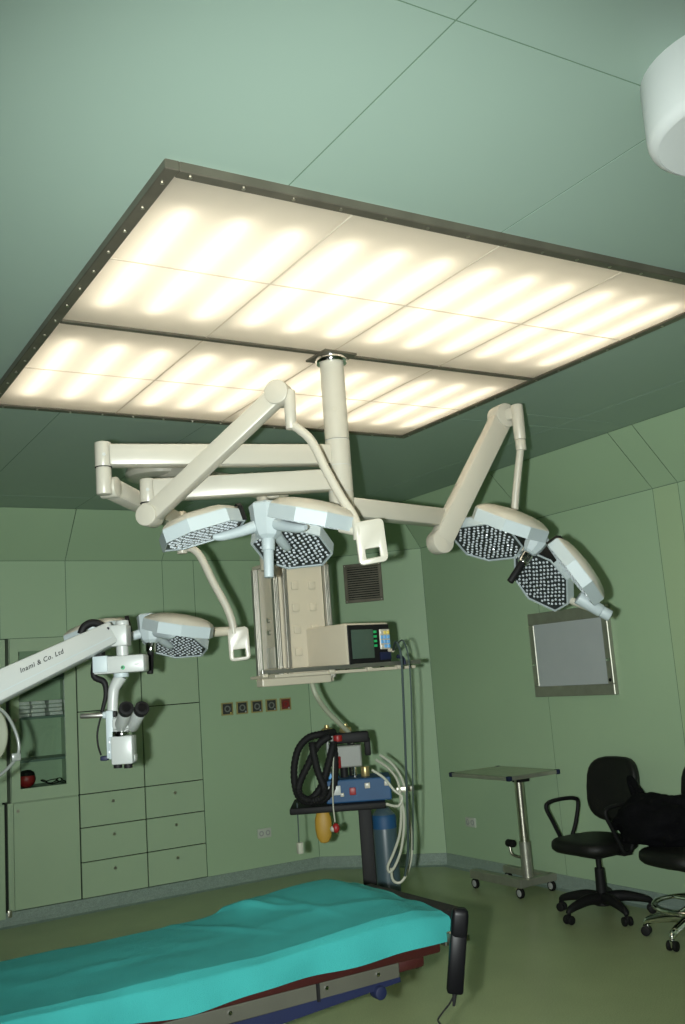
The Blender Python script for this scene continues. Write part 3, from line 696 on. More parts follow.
# ================================================================== GAS DEVICE STAND
DS = 5.75
q = P(367, 840, DS); bx, by = q.x, q.y
t = thing('device_stand', 'black device stand with square tray on a single post', 'stand', (bx, by, 0))
Mv = Matrix((R0, F0, U0)).transposed().to_4x4(); Mv.translation = (bx, by, 0)
zt = P(345, 803, DS).z
MB().box((0, 0, (zt+.06)/2), (.075, .06, zt-.06), Mv, bevel=.006).build('post', 'black', t)
pxm = DS/FPX
MB().box((-.145, -.06, zt+.006), (.52, .42, .035), Mv, bevel=.008).build('tray', 'black', t)
for a in range(4):
    A = Matrix.Rotation(a*PI/2, 4, 'Z')
    lg = MB().box((.13, 0, .085), (.22, .06, .035), Mv @ A, bevel=.006).build('base_leg', 'black', t)
    MB().cyl((.22, -.014, .035), (.22, .014, .035), .035, seg=18, M=Mv @ A).build('caster', 'rubber', lg)
MB().cyl((0, 0, .06), (0, 0, .13), .07, .05, 20, M=Mv).build('base_hub', 'black', t)
def dv(px, py, dd=0.0): return P(px, py, DS+dd)
ztop = zt+.0235
# blue box
t = thing('gas_blender', 'blue box-shaped gas device with valves on the black tray', 'medical device', (bx, by, ztop))
x0, x1 = (331-367)*pxm, (394-367)*pxm
MB().box(((x0+x1)/2, -.07, ztop+.062), (x1-x0-.01, .26, .124), Mv @ Matrix.Rotation(.0, 4, 'Z'), bevel=.008).build('case', 'blue', t, smooth=False)
fy = -.205
for px_, w1, h1, m_, zz in ((340, .07, .05, 'grey_paint', .07), (357, .035, .04, 'red', .06), (371, .03, .03, 'white_paint', .085), (389, .026, .026, 'white_paint', .09), (347, .02, .02, 'white_paint', .045)):
    MB().box(((px_-367)*pxm, fy, ztop+zz), (w1, .014, h1), Mv, bevel=.004).build('front_plate', m_, t)
zt2 = ztop+.124
MB().box(((355-367)*pxm, -.06, zt2+.115), (.15, .10, .12), Mv, bevel=.008).build('grey_unit', 'dim_grey', t, smooth=False)
MB().cyl(((350-367)*pxm, -.06, zt2), ((350-367)*pxm, -.06, zt2+.06), .022, seg=16, M=Mv).build('support', 'black', t)
MB().cyl(((360-367)*pxm, -.08, zt2), ((360-367)*pxm, -.08, zt2+.06), .014, seg=16, M=Mv).build('valve_stem', 'chrome', t)
MB().cyl(((370-367)*pxm, -.10, zt2), ((370-367)*pxm, -.10, zt2+.055), .024, seg=18, bevel=.004, M=Mv).build('valve', 'brass', t)
MB().cyl(((338-367)*pxm, -.09, zt2), ((338-367)*pxm, -.09, zt2+.03), .04, seg=20, bevel=.004, M=Mv).build('dial', 'blue_key', t)
MB().cyl(((346-367)*pxm, -.10, zt2+.20), ((346-367)*pxm, -.10, zt2+.235), .026, seg=18, bevel=.004, M=Mv).build('red_cap', 'red', t)
MB().cyl(((344-367)*pxm, -.115, zt2+.055), ((344-367)*pxm, -.115, zt2+.12), .022, seg=16, bevel=.004, M=Mv).build('red_knob', 'red', t)
for k in (336, 340.5): MB().cyl(((k-367)*pxm, -.10, zt2), ((k-367)*pxm, -.10, zt2+.26), .010, seg=12, M=Mv).build('flow_tube', 'tube_clear', t)
MB().box(((358-367)*pxm, -.06, zt2+.215), (.21, .09, .06), Mv, bevel=.012).build('manifold', 'black', t)
MB().box(((374-367)*pxm, -.06, zt2+.16), (.035, .06, .10), Mv, bevel=.008).build('side_valve', 'black', t)
for k in (336, 354): MB().lathe([(0, 0), (.03, 0), (.036, .012), (.03, .03), (.014, .036), (.014, .05), (0, .05)], Mv @ Matrix.Translation(((k-367)*pxm, -.05, zt2+.242)), 18).build('gas_fitting', 'brass', t)
MB().cyl(((358-367)*pxm, 0, ztop), ((358-367)*pxm, 0, zt2+.2), .02, seg=12, M=Mv).build('support', 'black', t)
# gas bottle behind the post
t = thing('gas_cylinder', 'blue-grey gas cylinder standing beside the post of the black stand', 'gas cylinder', (0, 0, 0))
cpos = Mv @ Vector(((385-367)*pxm, .14, 0))
zc = zt-.05
MB().lathe([(0, 0), (.066, 0), (.070, .02), (.070, zc-.10), (.060, zc-.04), (.03, zc-.005), (.02, zc), (0, zc)], Matrix.Translation(cpos), 28).build('bottle', 'bottle_blue', t)
MB().lathe([(.0705, zc-.12), (.0715, zc-.12), (.0715, zc-.06), (.064, zc-.045)], Matrix.Translation(cpos), 28).build('shoulder_band', 'blue', t)
# corrugated black hoses, looped at the tray's end
def hose(pts, lab, r=.021):
    P3 = [dv(*p) for p in pts]; mb = MB()
    n = len(P3)
    path = []
    for i in range(n-1):
        g = lambda k: P3[max(0, min(n-1, k))]
        for j in range(9):
            t_ = j/9; p0, p1, p2, p3 = g(i-1), g(i), g(i+1), g(i+2)
            path.append(.5*((2*p1)+(p2-p0)*t_+(2*p0-5*p1+4*p2-p3)*t_*t_+(3*p1-p0-3*p2+p3)*t_**3))
    path.append(P3[-1])
    mb.tube(path, r, 10, 0, rad=[r*(1.0 if k % 2 else .86) for k in range(len(path))])
    tag(mb.build('breathing_hose', 'rubber'), lab, 'hose', 'black breathing hoses')
hose([(334, 732, -.16), (322, 734, -.24), (308, 738, -.25), (298, 750, -.25), (294, 770, -.25), (296, 790, -.25), (302, 800, -.25), (314, 802, -.24), (326, 798, -.22), (334, 784, -.2), (335, 762, -.2), (333, 742, -.17)], 'black corrugated hose making the large outer loop on the stand')
hose([(330, 736, -.29), (318, 745, -.30), (308, 765, -.30), (299, 785, -.30), (301, 796, -.30), (311, 799, -.30), (322, 785, -.30), (328, 765, -.30), (333, 745, -.28)], 'black corrugated hose crossing inside the outer loop on the stand')
hose([(312, 742, -.35), (314, 756, -.35), (318, 772, -.35), (324, 788, -.35), (322, 797, -.35), (312, 801, -.34)], 'short black corrugated hose hanging across the crossed loops')
# yellow bag, plug on a cord, red tag
t = thing('breathing_bag', 'yellow rubber bag hanging under the black tray', 'bag', dv(322, 806, -.1))
Mb_ = Matrix((R0, F0, U0)).transposed().to_4x4(); Mb_.translation = dv(323.5, 825, -.10)
MB().lathe([(0, .10), (.012, .10), (.03, .085), (.046, .03), (.047, -.02), (.040, -.065), (.022, -.092), (0, -.098)], Mb_ @ Matrix.Diagonal((1, .55, 1, 1)), 20).build('bag', 'yellow', t)
MB().cyl((0, 0, .09), (0, 0, .115), .016, seg=14, M=Mb_).build('neck', 'black', t)
t = thing('hanging_plug', 'white plug dangling on a dark blue cord below the black hoses', 'plug', dv(299, 806, -.15))
MB().tube([dv(297, 803, -.25), dv(298, 820, -.25), dv(299, 842, -.25)], .0035, 6, 4).build('cord', 'cord_blue', t)
pp = dv(300, 848, -.25); MB().box(pp, (.03, .03, .06), bevel=.006).build('plug_body', 'tube_white', t)
t = thing('hanging_valve', 'small red and white valve dangling on a pale line under the tray', 'valve', dv(334, 806, -.1))
MB().tube([dv(334, 745, -.27), dv(333, 775, -.29), dv(333, 803, -.29), dv(335, 822, -.29)], .004, 6, 5).build('line', 'tube_white', t)
MB().ball(dv(336, 828, -.29), .020, (1, 1, 1.3)).build('valve_body', 'red', t); MB().ball(dv(333, 829, -.29), .016).build('valve_cap', 'tube_white', t)
# pale tubing on the right side
for i, pts in enumerate(([(376, 760, -.1), (388, 768, -.15), (398, 782, -.2), (401, 805, -.2), (400, 832, -.2), (394, 852, -.2), (388, 866, -.2), (390, 872, -.2), (396, 864, -.2), (402, 845, -.2), (404, 815, -.2), (399, 790, -.2)],
        [(380, 755, -.08), (394, 766, -.12), (404, 785, -.15), (409, 815, -.15), (412, 845, -.15), (409, 868, -.15), (401, 882, -.15), (393, 880, -.15), (391, 868, -.15)],
        [(372, 770, -.22), (384, 778, -.24), (394, 790, -.26), (402, 797, -.26), (398, 806, -.26), (386, 804, -.24)])):
    tag(MB().tube([dv(*p) for p in pts], .0075, 8, 6).build('white_tubing', 'tube_white'), ['white tubing hanging in a narrow double loop at the tray corner', 'white tubing hanging in the longest loop beside the gas cylinder', 'short white tubing curled around the tray corner'][i], 'tubing', 'white tubes on the gas stand')
t = thing('tray_clamp', 'steel clamp bar sticking out of the tray corner', 'clamp', dv(403, 789, -.2))
MB().beam(dv(396, 790, -.18), dv(414, 788, -.18), .03, .03, .004).build('bar', 'steel', t); MB().cyl(dv(407, 789, -.25), dv(407, 789, -.14), .013, seg=14).build('screw_knob', 'dull_steel', t)

# ================================================================== OPERATING TABLE
TX0, TX1, TY0, TY1 = -.35, 1.965, 2.70, 3.27
t = thing('operating_table', 'operating table with dark red pad and steel side rail under the drape', 'operating table', (.45, 2.98, 0))
MB().box(((TX0+1.90)/2, (TY0+TY1)/2, .7645), (1.90-TX0, TY1-TY0, .085), bevel=.010).build('pad', 'maroon', t)
MB().box((1.935, (TY0+TY1)/2+.0, .800), (.14, TY1-TY0-.015, .085), bevel=.012).build('end_pad', 'black', t)
MB().box(((TX0+1.72)/2, (TY0+TY1)/2, .700), (1.72-TX0, TY1-TY0-.08, .04), bevel=.004).build('table_frame', 'dull_steel', t, smooth=False)
for y in (TY0+.012, TY1-.012):
    sr = MB().box(((TX0+1.74)/2, y, .700), (1.74-TX0, .012, .046), bevel=.003).build('side_rail', 'rail_grey', t, smooth=False)
    for x in (.55, .86, 1.17, 1.48, 1.66): MB().cyl((x, y-.011 if y < 3 else y+.011, .706), (x, y, .706), .006, seg=10).build('rail_bolt', 'chrome', sr)
MB().box((1.45, TY0+.008, .700), (.008, .02, .05)).build('hinge', 'black', t, smooth=False)
# navy brace, widening away from the end
bb = MB().loft([[Vector((1.05, TY0+.005, .676)), Vector((1.05, TY0+.03, .676)), Vector((1.05, TY0+.03, .622)), Vector((1.05, TY0+.005, .622))],
           [Vector((1.74, TY0+.005, .682)), Vector((1.74, TY0+.03, .682)), Vector((1.74, TY0+.03, .668)), Vector((1.74, TY0+.005, .668))]]).build('brace', 'navy', t, smooth=False)
MB().cyl((1.66, TY0-.01, .655), (1.66, TY0+.03, .655), .020, seg=18, bevel=.004).build('brace_knob', 'navy', t)
MB().box((1.80, TY0+.09, .705), (.11, .12, .045), bevel=.012).build('headrest_block', 'maroon', t)
MB().box((1.97, TY0+.02, .745), (.10, .03, .022), bevel=.004).build('end_bar', 'steel', t, smooth=False)
MB().cyl((.45, 2.98, .10), (.45, 2.98, .62), .14, .12, 28).build('pedestal', 'dull_steel', t)
MB().box((.45, 2.98, .665), (.50, .36, .09), bevel=.01).build('pedestal_head', 'dull_steel', t, smooth=False)
MB().box((.45, 2.98, .055), (.95, .50, .09), bevel=.02).build('base', 'dull_steel', t, smooth=False)
# handset with coiled cord
ht = P(461, 912, 2.93)
t = thing('table_handset', 'black remote handset hanging from the end of the operating table', 'remote control', ht)
hdir = (P(456, 988, 2.93)-ht).normalized(); hR = hdir.cross(F0).normalized()
Mh = Matrix((hR, -hdir.cross(hR).normalized() if False else hR.cross(hdir).normalized(), -hdir)).transposed()
Mh = Matrix((-hR, (-hdir).cross(-hR).normalized(), -hdir)).transposed().to_4x4(); Mh.translation = P(457.5, 951, 2.93)
def hp(wd, s=1): return [(wd*x, s*y) for x, y in ((-.5, -1), (.5, -1), (.5, 1), (-.5, 1))]
lo = MB().box((0, 0, -.03), (.046, .034, .165), Mh, bevel=.008).build('grip', 'black_gloss', t)
MB().loft([[Vector((x*.048*s_x, y*.04*s_x, zz)) for x, y in rrect(1, 1, .22, 3)] for zz, s_x in ((.040, .86), (.052, .98), (.098, .98), (.110, .9), (.116, .6))], Mh).build('head', 'black_gloss', t)
MB().box((-.002, -.0185, -.005), (.022, .004, .016), Mh).build('label_plate', 'wheel_grey', t, smooth=False)
for k in range(4): MB().box((-.015+.010*k, -.0215, .085), (.006, .004, .006), Mh).build('button', 'wheel_grey', t, smooth=False)
MB().cyl((0, 0, -.112), (0, 0, -.145), .007, .004, 12, M=Mh).build('cord_boot', 'black', t)
MB().beam(P(449, 938, 2.93), P(459, 934, 2.96), .02, .03, .004).build('holder', 'steel', t)
cpts = [P(455, 993, 2.93), P(450, 1003, 2.93), P(443, 1012, 2.93), P(438, 1020, 2.93), P(441, 1026, 2.93), P(432, 1026, 2.93), P(437, 1036, 2.93), P(428, 1038, 2.93), P(420, 1060, 2.93), P(380, 1090, 2.9), P(340, 1085, 2.9)]
MB().tube(cpts, .0028, 6, 5).build('cord', 'black', t)

# teal drape
def drape(u, v):
    X = TX0-.02+(1.925-(TX0-.02))*u
    # profile across the table: back hem -> top -> front hem
    Yb, Yf, zt_, r = 3.300, 2.682, .832, .03
    prof = [(Yb+.012, .735), (Yb+.004, .79), (Yb-.006, .818), (Yb-.035, zt_), (Yb-.2, zt_+.004), (Yf+.2, zt_+.004), (Yf+.035, zt_), (Yf+.006, .818), (Yf-.004, .79), (Yf-.012, .752)]
    w_ = [0, .06, .12, .2, .4, .62, .80, .87, .93, 1.0]
    for i in range(9):
        if w_[i] <= v <= w_[i+1]:
            k = (v-w_[i])/(w_[i+1]-w_[i]); k = k*k*(3-2*k) if i in (3, 5) else k
            y = prof[i][0]+(prof[i+1][0]-prof[i][0])*k; z = prof[i][1]+(prof[i+1][1]-prof[i][1])*k; break
    sm = lambda a, b, x: (lambda q: q*q*(3-2*q))(max(0, min(1, (x-a)/(b-a))))
    top = sm(0, .2, v)*(1-sm(.80, 1, v))
    hump = .052*sm(1.25, 1.74, X)*(1-.55*sm(1.80, 1.93, X))
    hump *= .55+.45*sm(2.72, 3.15, y)
    bump_ = .022*math.exp(-((X-1.47)/.07)**2-((y-3.20)/.10)**2)
    z += (hump+bump_)*max(top, .25*sm(.8, .3, v) if False else top)
    fold = 0
    for (x0, y0, dx, dy, amp, wd) in ((1.45, 3.2, .55, -.84, .010, .018), (1.30, 3.1, .45, -.9, .006, .02), (1.70, 2.9, -.95, .3, .004, .03), (.9, 2.95, -.98, -.1, .004, .025), (1.58, 3.05, .2, -.98, .005, .02)):
        ax_, ay_ = X-x0, y-y0; al = ax_*dx+ay_*dy; pe = -ax_*dy+ay_*dx
        fold += amp*math.exp(-(pe/wd)**2)*math.exp(-(al/.22)**2)
    z += fold*top
    nz = noise.noise(Vector((X*3.1, y*5.0, z*2)))*.006+noise.noise(Vector((X*9, y*11, 3)))*.0022
    z += nz*(.3+.7*top)
    if v > .8:
        k = sm(.8, 1, v); y += (.010*math.sin(X*9+1)+.006*math.sin(X*23))*k-.004*k; z += (.010*math.sin(X*4.2+.6)+.006*math.sin(X*11)+.012*(1-sm(.6, 1.4, X)))*k
    if v < .2: k = 1-sm(0, .2, v); y += .010*math.sin(X*8)*k
    X += .006*math.sin(v*30)*u**8
    return Vector((X, y, z))
o = MB().grid(drape, 240, 84, .003).build('surgical_drape', 'teal', angle=80)
tag(o, 'turquoise surgical drape spread over the operating table', 'drape')

# ================================================================== OPERATING MICROSCOPE
MD = 4.0; mp = MD/FPX
def m_(px, py, dd=0.0): return P(px, py, MD+dd)
Mv = Matrix((R0, F0, U0)).transposed()
t = thing('surgical_microscope', 'white surgical microscope with two eyepieces hanging from its lettered arm', 'microscope', m_(118, 640))
def mbox(x0, y0, x1, y1, dep, name, mt_, bevel=.005, dd=0.0, parent=None, rr=0.0):
    c = m_((x0+x1)/2, (y0+y1)/2, dd); Mx = (Mv @ Matrix.Rotation(rr, 3, 'Y')).to_4x4(); Mx.translation = c
    return MB().box((0, 0, 0), ((x1-x0)*mp, dep, (y1-y0)*mp), Mx, bevel=bevel).build(name, mt_, parent or t)
armA, armB = P(-62, 716, 3.55), m_(112, 634)
up_ = (armB-armA).cross(F0); up_ = -up_ if up_.z < 0 else up_
am = MB().beam(armA, armB, .085, .122, .010, up=up_, ht2=.092).build('support_arm', 'enamel', t)
mbox(107.5, 625.5, 129, 646.5, .085, 'arm_end', 'enamel', .006)
MB().cyl(m_(122, 620.5), m_(122.4, 627), .026, seg=24, bevel=.004).build('top_cap', 'enamel', t)
for y in (628.5, 642.0): MB().cyl(m_(108, y, -.05), m_(108, y, -.04), .006, seg=10).build('screw', 'black', t)
MB().cyl(m_(122, 645), m_(122.6, 657), .024, seg=24).build('post', 'enamel', t)
xb = mbox(96.5, 656, 146.5, 673, .10, 'cross_head', 'enamel', .008)
mbox(96, 656.5, 110.5, 672.5, .112, 'cross_head_end', 'cool_white', .004, parent=xb)
MB().cyl(m_(122.8, 667.5, -.053), m_(122.8, 667.5, -.050), .0085, seg=18).build('emblem', 'print_green', xb)
MB().cyl(m_(122.2, 667.3, -.0545), m_(122.2, 667.3, -.053), .0045, seg=14).build('emblem_dot', 'print_black', xb)
MB().box(m_(137, 664, -.0505), (.02, .001, .004), rz=-YAW).build('small_print', 'wheel_grey', xb, smooth=False)
MB().cyl(m_(121, 672), m_(121.3, 677.5), .030, seg=24, bevel=.003).build('swivel_collar', 'cool_white', t)
MB().tube([m_(121, 676), m_(117.5, 682), m_(114, 689), m_(113, 698), m_(112.5, 712), m_(113, 722)], .021, 14, 6, rad=[.026, .024, .022, .021, .021, .020]).build('curved_arm', 'enamel', t)
mbox(108, 711, 115.5, 757, .07, 'focus_slide', 'cool_white', .006)
for y in (742, 752): MB().cyl(m_(110, y, -.045), m_(110, y, -.03), .005, seg=10).build('slide_screw', 'grey_paint', t)
hd_ = mbox(113.5, 736, 134.5, 763, .085, 'optics_body', 'enamel', .008, -.02)
mbox(111.5, 737, 118, 758, .09, 'optics_side', 'cool_white', .004, .0, hd_)
mbox(131, 754, 136.5, 761, .05, 'side_lug', 'enamel', .006, -.01, hd_)
MB().cyl(m_(122, 737.5, -.02), m_(121.7, 730.5, -.02), .040, seg=28, bevel=.004).build('steel_ring', 'chrome', t)
MB().cyl(m_(121.8, 731, -.02), m_(121, 719, -.02), .036, .030, 28, .004).build('neck', 'enamel', t)
mbox(114, 717, 131, 729, .07, 'binocular_body', 'enamel', .012, -.03)
for (a, b) in (((120.5, 727, -.03), (125.5, 711, -.16)), ((132.5, 726, -.03), (140.5, 711, -.14))):
    A, B2 = m_(*a), m_(*b); d = (B2-A).normalized()
    tb = MB().cyl(A, B2, .026, .023, 24, .003).build('eyepiece_tube', 'enamel', t)
    MB().cyl(B2-d*.004, B2+d*.030, .0265, .029, 24, .004).build('eyecup', 'rubber', tb)
    MB().cyl(B2+d*.028, B2+d*.033, .017, seg=20).build('eye_lens', 'black_gloss', tb)
mbox(111, 711, 117, 717, .04, 'tilt_joint', 'black', .004, -.01)
MB().cyl(m_(80.5, 716.2), m_(107, 715), .0105, seg=16, bevel=.002).build('handle_bar', 'alu', t)
MB().cyl(m_(103, 715.2), m_(108, 715), .014, seg=16, bevel=.002).build('handle_collar', 'cool_white', t)
for x in (117.8, 128.2): MB().cyl(m_(x, 762, -.02), m_(x+.2, 768, -.02), .017, seg=18).build('objective', 'black', t)
mbox(101, 756, 108.5, 760.5, .03, 'connector', 'navy', .004)
mbox(94.5, 649, 104, 661, .06, 'cable_guard', 'black', .008, .03)
MB().tube([m_(81, 634, .05), m_(84, 627, .05), m_(91, 623, .05), m_(98, 624, .05), m_(103, 629, .05), m_(102, 645, .06), m_(97, 655, .06)], .016, 10, 5).build('cable_sleeve', 'black', t)
MB().tube([m_(95, 658, .05), m_(94, 676, .05), m_(104, 682, .05), m_(106, 694, .05), m_(103, 708, .04), m_(101, 716, .04)], .011, 10, 5, rad=[.011, .013, .013, .010, .008, .006]).build('cable', 'black', t)
MB().tube([m_(101, 716, .04), m_(97.5, 732, .03), m_(98, 745, .02), m_(101, 755, .01)], .004, 8, 5).build('thin_cable', 'black', t)
# groove and lettering on the arm (side facing the camera)
ad = (armB-armA).normalized(); an = ad.cross(up_.normalized()); an = -an if an.dot(F0) > 0 else an
fu = an.cross(ad); fu = -fu if fu.z < 0 else fu
MB().beam(armA+ad*.05+an*.0425-fu*.030, armB-ad*.03+an*.0425-fu*.018, .004, .003, 0, up=fu).build('groove', 'cool_white', am, smooth=False)
cu = bpy.data.curves.new('txt', 'FONT'); cu.body = 'Inami & Co. Ltd'; cu.size = .040; cu.shear = .35; cu.extrude = .0006; cu.offset = .0006; cu.space_character = 1.12
to = bpy.data.objects.new('txt', cu); COL.objects.link(to); dg = bpy.context.evaluated_depsgraph_get(); me = bpy.data.meshes.new_from_object(to.evaluated_get(dg)); bpy.data.objects.remove(to)
tw = max(v.co.x for v in me.vertices)
# start and end of the word on the arm
def on_face(px, py):
    r = ray(px, py); p0 = (armA+armB)/2+an*.0428; return ORG+r*((p0-ORG).dot(an)/r.dot(an))
w0, w1 = on_face(20.5, 673), on_face(65, 652.5)
dx = (w1-w0); sc = dx.length/tw; dx.normalize(); dy = an.cross(dx)
Mx = Matrix((dx*sc, dy*sc, an)).transposed().to_4x4(); Mx.translation = w0
tb = bmesh.new(); tb.from_mesh(me); MB().add(tb, Mx).build('lettering', 'print_black', am, smooth=False)

# round pad with clear tube loop hanging at the picture's edge, below the arm
t = thing('tubing_reel', 'pale round disc with a clear tubing loop below the microscope arm', 'reel', P(0, 735, 3.9))
cpt = P(-9, 735, 3.9)
Mx = (Mv @ Matrix.Rotation(PI/2, 3, 'X')).to_4x4(); Mx.translation = cpt
MB().lathe([(0, -.012), (.058, -.012), (.066, -.004), (.066, .006), (.058, .012), (0, .012)], Mx @ Matrix.Diagonal((1, 1.6, 1, 1)), 32).build('disc', 'reel_olive', t)
MB().tube([P(-20, 702, 3.88), P(-2, 708, 3.88), P(8, 717, 3.88), P(16, 733, 3.88), P(19, 748, 3.88), P(16, 758, 3.88), P(8, 768, 3.88), P(0, 775, 3.88), P(-14, 784, 3.88)], .0065, 10, 6).build('tube_loop', 'tube_clear', t)
MB().box(P(16, 757, 3.88), (.035, .02, .03), bevel=.005).build('clip', 'tube_clear', t)

# ================================================================== STEEL INSTRUMENT TROLLEY
t = thing('instrument_trolley', 'steel instrument trolley with flat top on a single column by the wall', 'trolley', (4.76, 5.75, 0))
tz = .84; ax0, ax1, ay0, ay1 = 4.515, 4.985, 5.445, 6.125
MB().box(((ax0+ax1)/2, (ay0+ay1)/2, tz-.004), (ax1-ax0-.02, ay1-ay0-.02, .010)).build('table_top', 'steel', t, smooth=False)
for (a, b, c, d) in ((ax0, ax0+.02, ay0, ay1), (ax1-.02, ax1, ay0, ay1), (ax0+.02, ax1-.02, ay0, ay0+.02), (ax0+.02, ax1-.02, ay1-.02, ay1)):
    MB().box(((a+b)/2, (c+d)/2, tz-.012), (b-a, d-c, .028), bevel=.003, seg=1).build('edge_rail', 'dull_steel', t, smooth=False)
for x in (ax0, ax1):
    for y in (ay0, ay1): MB().box((x+(.012 if x == ax0 else -.012), y+(.012 if y == ay0 else -.012), tz-.012), (.034, .034, .034), bevel=.006).build('corner_cap', 'navy', t)
cxx, cyy = 4.765, 5.640
MB().cyl((cxx, cyy, .08), (cxx, cyy, .36), .040, seg=24).build('outer_column', 'dull_steel', t)
MB().cyl((cxx, cyy, .3), (cxx, cyy, tz-.02), .033, seg=24).build('inner_column', 'steel', t)
MB().box((cxx+.02, cyy, tz-.045), (.10, .08, .05), bevel=.006).build('top_bracket', 'black', t)
MB().tube([(cxx-.02, cyy+.02, .25), (cxx-.05, cyy+.09, .27), (cxx-.05, cyy+.11, .34)], .009, 10, 5).build('clamp_lever', 'steel', t)
MB().cyl((cxx-.05, cyy+.06, .345), (cxx-.05, cyy+.13, .345), .026, seg=18, bevel=.005).build('clamp_knob', 'black', t)
b1 = MB().beam((4.655, 5.56, .100), (4.655, 6.13, .100), .06, .06, .004).build('base_bar', 'dull_steel', t, smooth=False)
b2 = MB().beam((4.63, 5.60, .095), (4.97, 5.60, .095), .06, .05, .004).build('base_bar', 'dull_steel', t, smooth=False)
def caster(x, y, par, r=.036):
    c = MB().cyl((x-.012, y, r), (x+.012, y, r), r, seg=22, bevel=.004).build('caster', 'rubber', par)
    MB().cyl((x-.0145, y, r), (x+.0145, y, r), r*.66, seg=20, bevel=.002).build('wheel_hub', 'wheel_grey', c)
    MB().cyl((x, y, r), (x, y, .072), .012, seg=10).build('caster_stem', 'steel', c)
caster(4.640, 6.09, b1); caster(4.640, 5.59, b1); caster(4.94, 5.60, b2)
MB().beam((4.94, 5.60, .095), (4.94, 6.10, .095), .05, .05, .004).build('base_bar', 'dull_steel', t, smooth=False); caster(4.94, 6.07, b2)

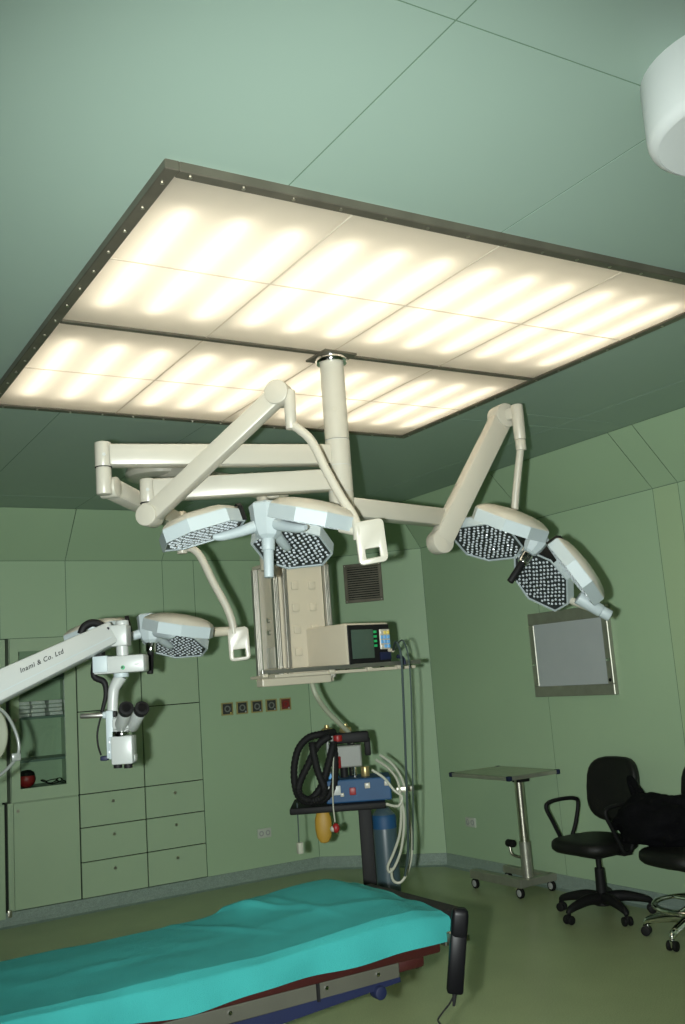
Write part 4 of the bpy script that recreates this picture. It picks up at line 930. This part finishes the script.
# ================================================================== OFFICE CHAIRS
def padshape(w0, d0, h0, crown=.2, n=28):
    """soft rounded cushion, loops from bottom to top"""
    loops = []
    for zz, s in ((-.5, .80), (-.44, .92), (-.25, .99), (0, 1.0), (.25, .985), (.42, .92), (.49, .80), (.52, .55), (.53, .25)):
        L = []
        for k in range(n):
            a = 2*PI*k/n; e = .62
            x = math.copysign(abs(math.cos(a))**e, math.cos(a))*w0/2*s; y = math.copysign(abs(math.sin(a))**e, math.sin(a))*d0/2*s
            L.append(Vector((x, y, zz*h0)))
        loops.append(L)
    return loops
def office_chair(name, label, loc, rz, arms=True, seat_z=.48, ring=False, base_m='black', a0=0.0, turn=0.0):
    """faces local +X; base turned by a0"""
    t = thing(name, label, 'chair'); WO[t] = Vector()
    b = MB().loft(padshape(.47, .48, .085)); bmesh.ops.translate(b.bm, vec=(0.02, 0, seat_z-.045), verts=b.bm.verts); b.build('seat', 'black_leather', t, angle=60)
    MB().box((-.02, 0, seat_z-.105), (.22, .16, .04), bevel=.008).build('seat_mechanism', 'black', t)
    MB().tube([(-.05, 0, seat_z-.10), (-.22, 0, seat_z-.10), (-.275, 0, seat_z-.04), (-.285, 0, seat_z+.10), (-.28, 0, seat_z+.20)], .026, 8, 5).build('back_support', 'black', t)
    bk = MB().loft(padshape(.42, .44, .075)); Mx = Matrix.Translation((-.235, 0, seat_z+.265)) @ Matrix.Rotation(math.radians(-8), 4, 'Y') @ Matrix.Rotation(PI/2, 4, 'Y')
    for v in bk.bm.verts: v.co.z += .9*(v.co.y**2)
    bmesh.ops.transform(bk.bm, matrix=Mx, verts=bk.bm.verts); bk.build('backrest', 'black_leather', t, angle=60)
    if arms:
        for s in (-1, 1):
            y = s*.265; zs = seat_z
            MB().tube([(.13, y, zs+.205), (.02, y, zs+.215), (-.10, y, zs+.205), (-.13, y, zs+.17), (-.09, y, zs+.05), (-.045, y, zs-.03), (-.02, y, zs-.07), (.03, y, zs-.07), (.06, y, zs-.02), (.11, y, zs+.08), (.155, y, zs+.17)], .0135, 10, 5, closed=True).build('armrest', 'black', t)
            MB().box((.0, s*.16, seat_z-.085), (.07, .21, .014), bevel=.003).build('arm_bracket', 'black', t)
    MB().cyl((0, 0, .09), (0, 0, .29 if not ring else .34), .036, .030, 20).build('column_cover', 'black', t)
    MB().cyl((0, 0, .25), (0, 0, seat_z-.09), .018, seg=18).build('gas_lift', 'black' if not ring else 'chrome', t)
    MB().tube([(-.02, -.09, seat_z-.115), (0.0, -.2, seat_z-.12), (.02, -.25, seat_z-.115)], .006, 8, 4).build('height_lever', 'black', t)
    if ring:
        n = 40; MB().tube([(.235*math.cos(2*PI*k/n), .235*math.sin(2*PI*k/n), .185) for k in range(n)], .0125, 10, 0, closed=True).build('foot_ring', 'chrome', t)
        for k in range(3):
            a = 2*PI*k/3+.4; MB().tube([(.035*math.cos(a), .035*math.sin(a), .20), (.235*math.cos(a), .235*math.sin(a), .185)], .009, 8, 0).build('ring_spoke', 'chrome', t)
    for k in range(5):
        a = a0+2*PI*k/5; A = Matrix.Rotation(a, 4, 'Z')
        lp = [(.02, 0, .105), (.12, 0, .115), (.22, 0, .10), (.285, 0, .082), (.30, 0, .062)]
        lg = MB().tube([A @ Vector(p) for p in lp], .03, 10, 5, rad=[.040, .034, .027, .021, .014]).build('base_leg', base_m, t)
        for s in (-1, 1):
            MB().cyl((.298, s*.008, .0275), (.298, s*.030, .0275), .0275, seg=18, bevel=.006, M=A).build('caster', 'black', lg)
        MB().box((.298, 0, .040), (.035, .018, .045), A, bevel=.006).build('caster_yoke', base_m, lg)
    MB().cyl((0, 0, .065), (0, 0, .14), .055, .045, 20, .006).build('base_hub', base_m, t)
    t.location = loc; t.rotation_euler = (0, 0, rz); return t
CH1 = onz(602, 894, .13)
office_chair('office_chair', 'black office chair with loop armrests standing beside the steel trolley', (CH1.x, CH1.y, 0), PI, True, .485, a0=.0)
office_chair('drafting_chair', 'black swivel chair with chrome foot ring beside the armrest chair', (4.66, 4.08, 0), PI-.15, False, .50, True, 'chrome', a0=.35)
# black jacket over both chairs
jk = thing('black_jacket', 'black jacket heaped over the chairs between the two backrests', 'jacket', (4.66, 4.4, .49))
def jacket(u, v):
    a = u*2*PI; b = (v-.5)*PI
    d = Vector((math.cos(a)*math.cos(b), math.sin(a)*math.cos(b), math.sin(b)))
    d = Vector((math.copysign(abs(d.x)**.8, d.x), math.copysign(abs(d.y)**.7, d.y), math.copysign(abs(d.z)**.75, d.z)))
    k = 1+.26*noise.noise(d*1.5+Vector((1, 4, 2)))+.11*noise.noise(d*4.5+Vector((3, 1, 2)))
    q = Vector((4.70, 4.34, .615))+Vector((d.x*.16, d.y*.29, d.z*.165))*k
    q.z -= .10*max(0, (q.y-4.42)/.2)*(1 if d.z > 0 else .0)
    return Vector((q.x, q.y, max(q.z, .487+.004*noise.noise(q*20))))
MB().grid(jacket, 56, 36).build('cloth', 'black_cloth', jk, angle=80)
MB().tube([(4.74, 4.50, .70), (4.77, 4.57, .79), (4.775, 4.585, .845), (4.76, 4.55, .835), (4.73, 4.46, .76)], .02, 8, 5, rad=[.024, .02, .018, .02, .024]).build('strap', 'black_cloth', jk)
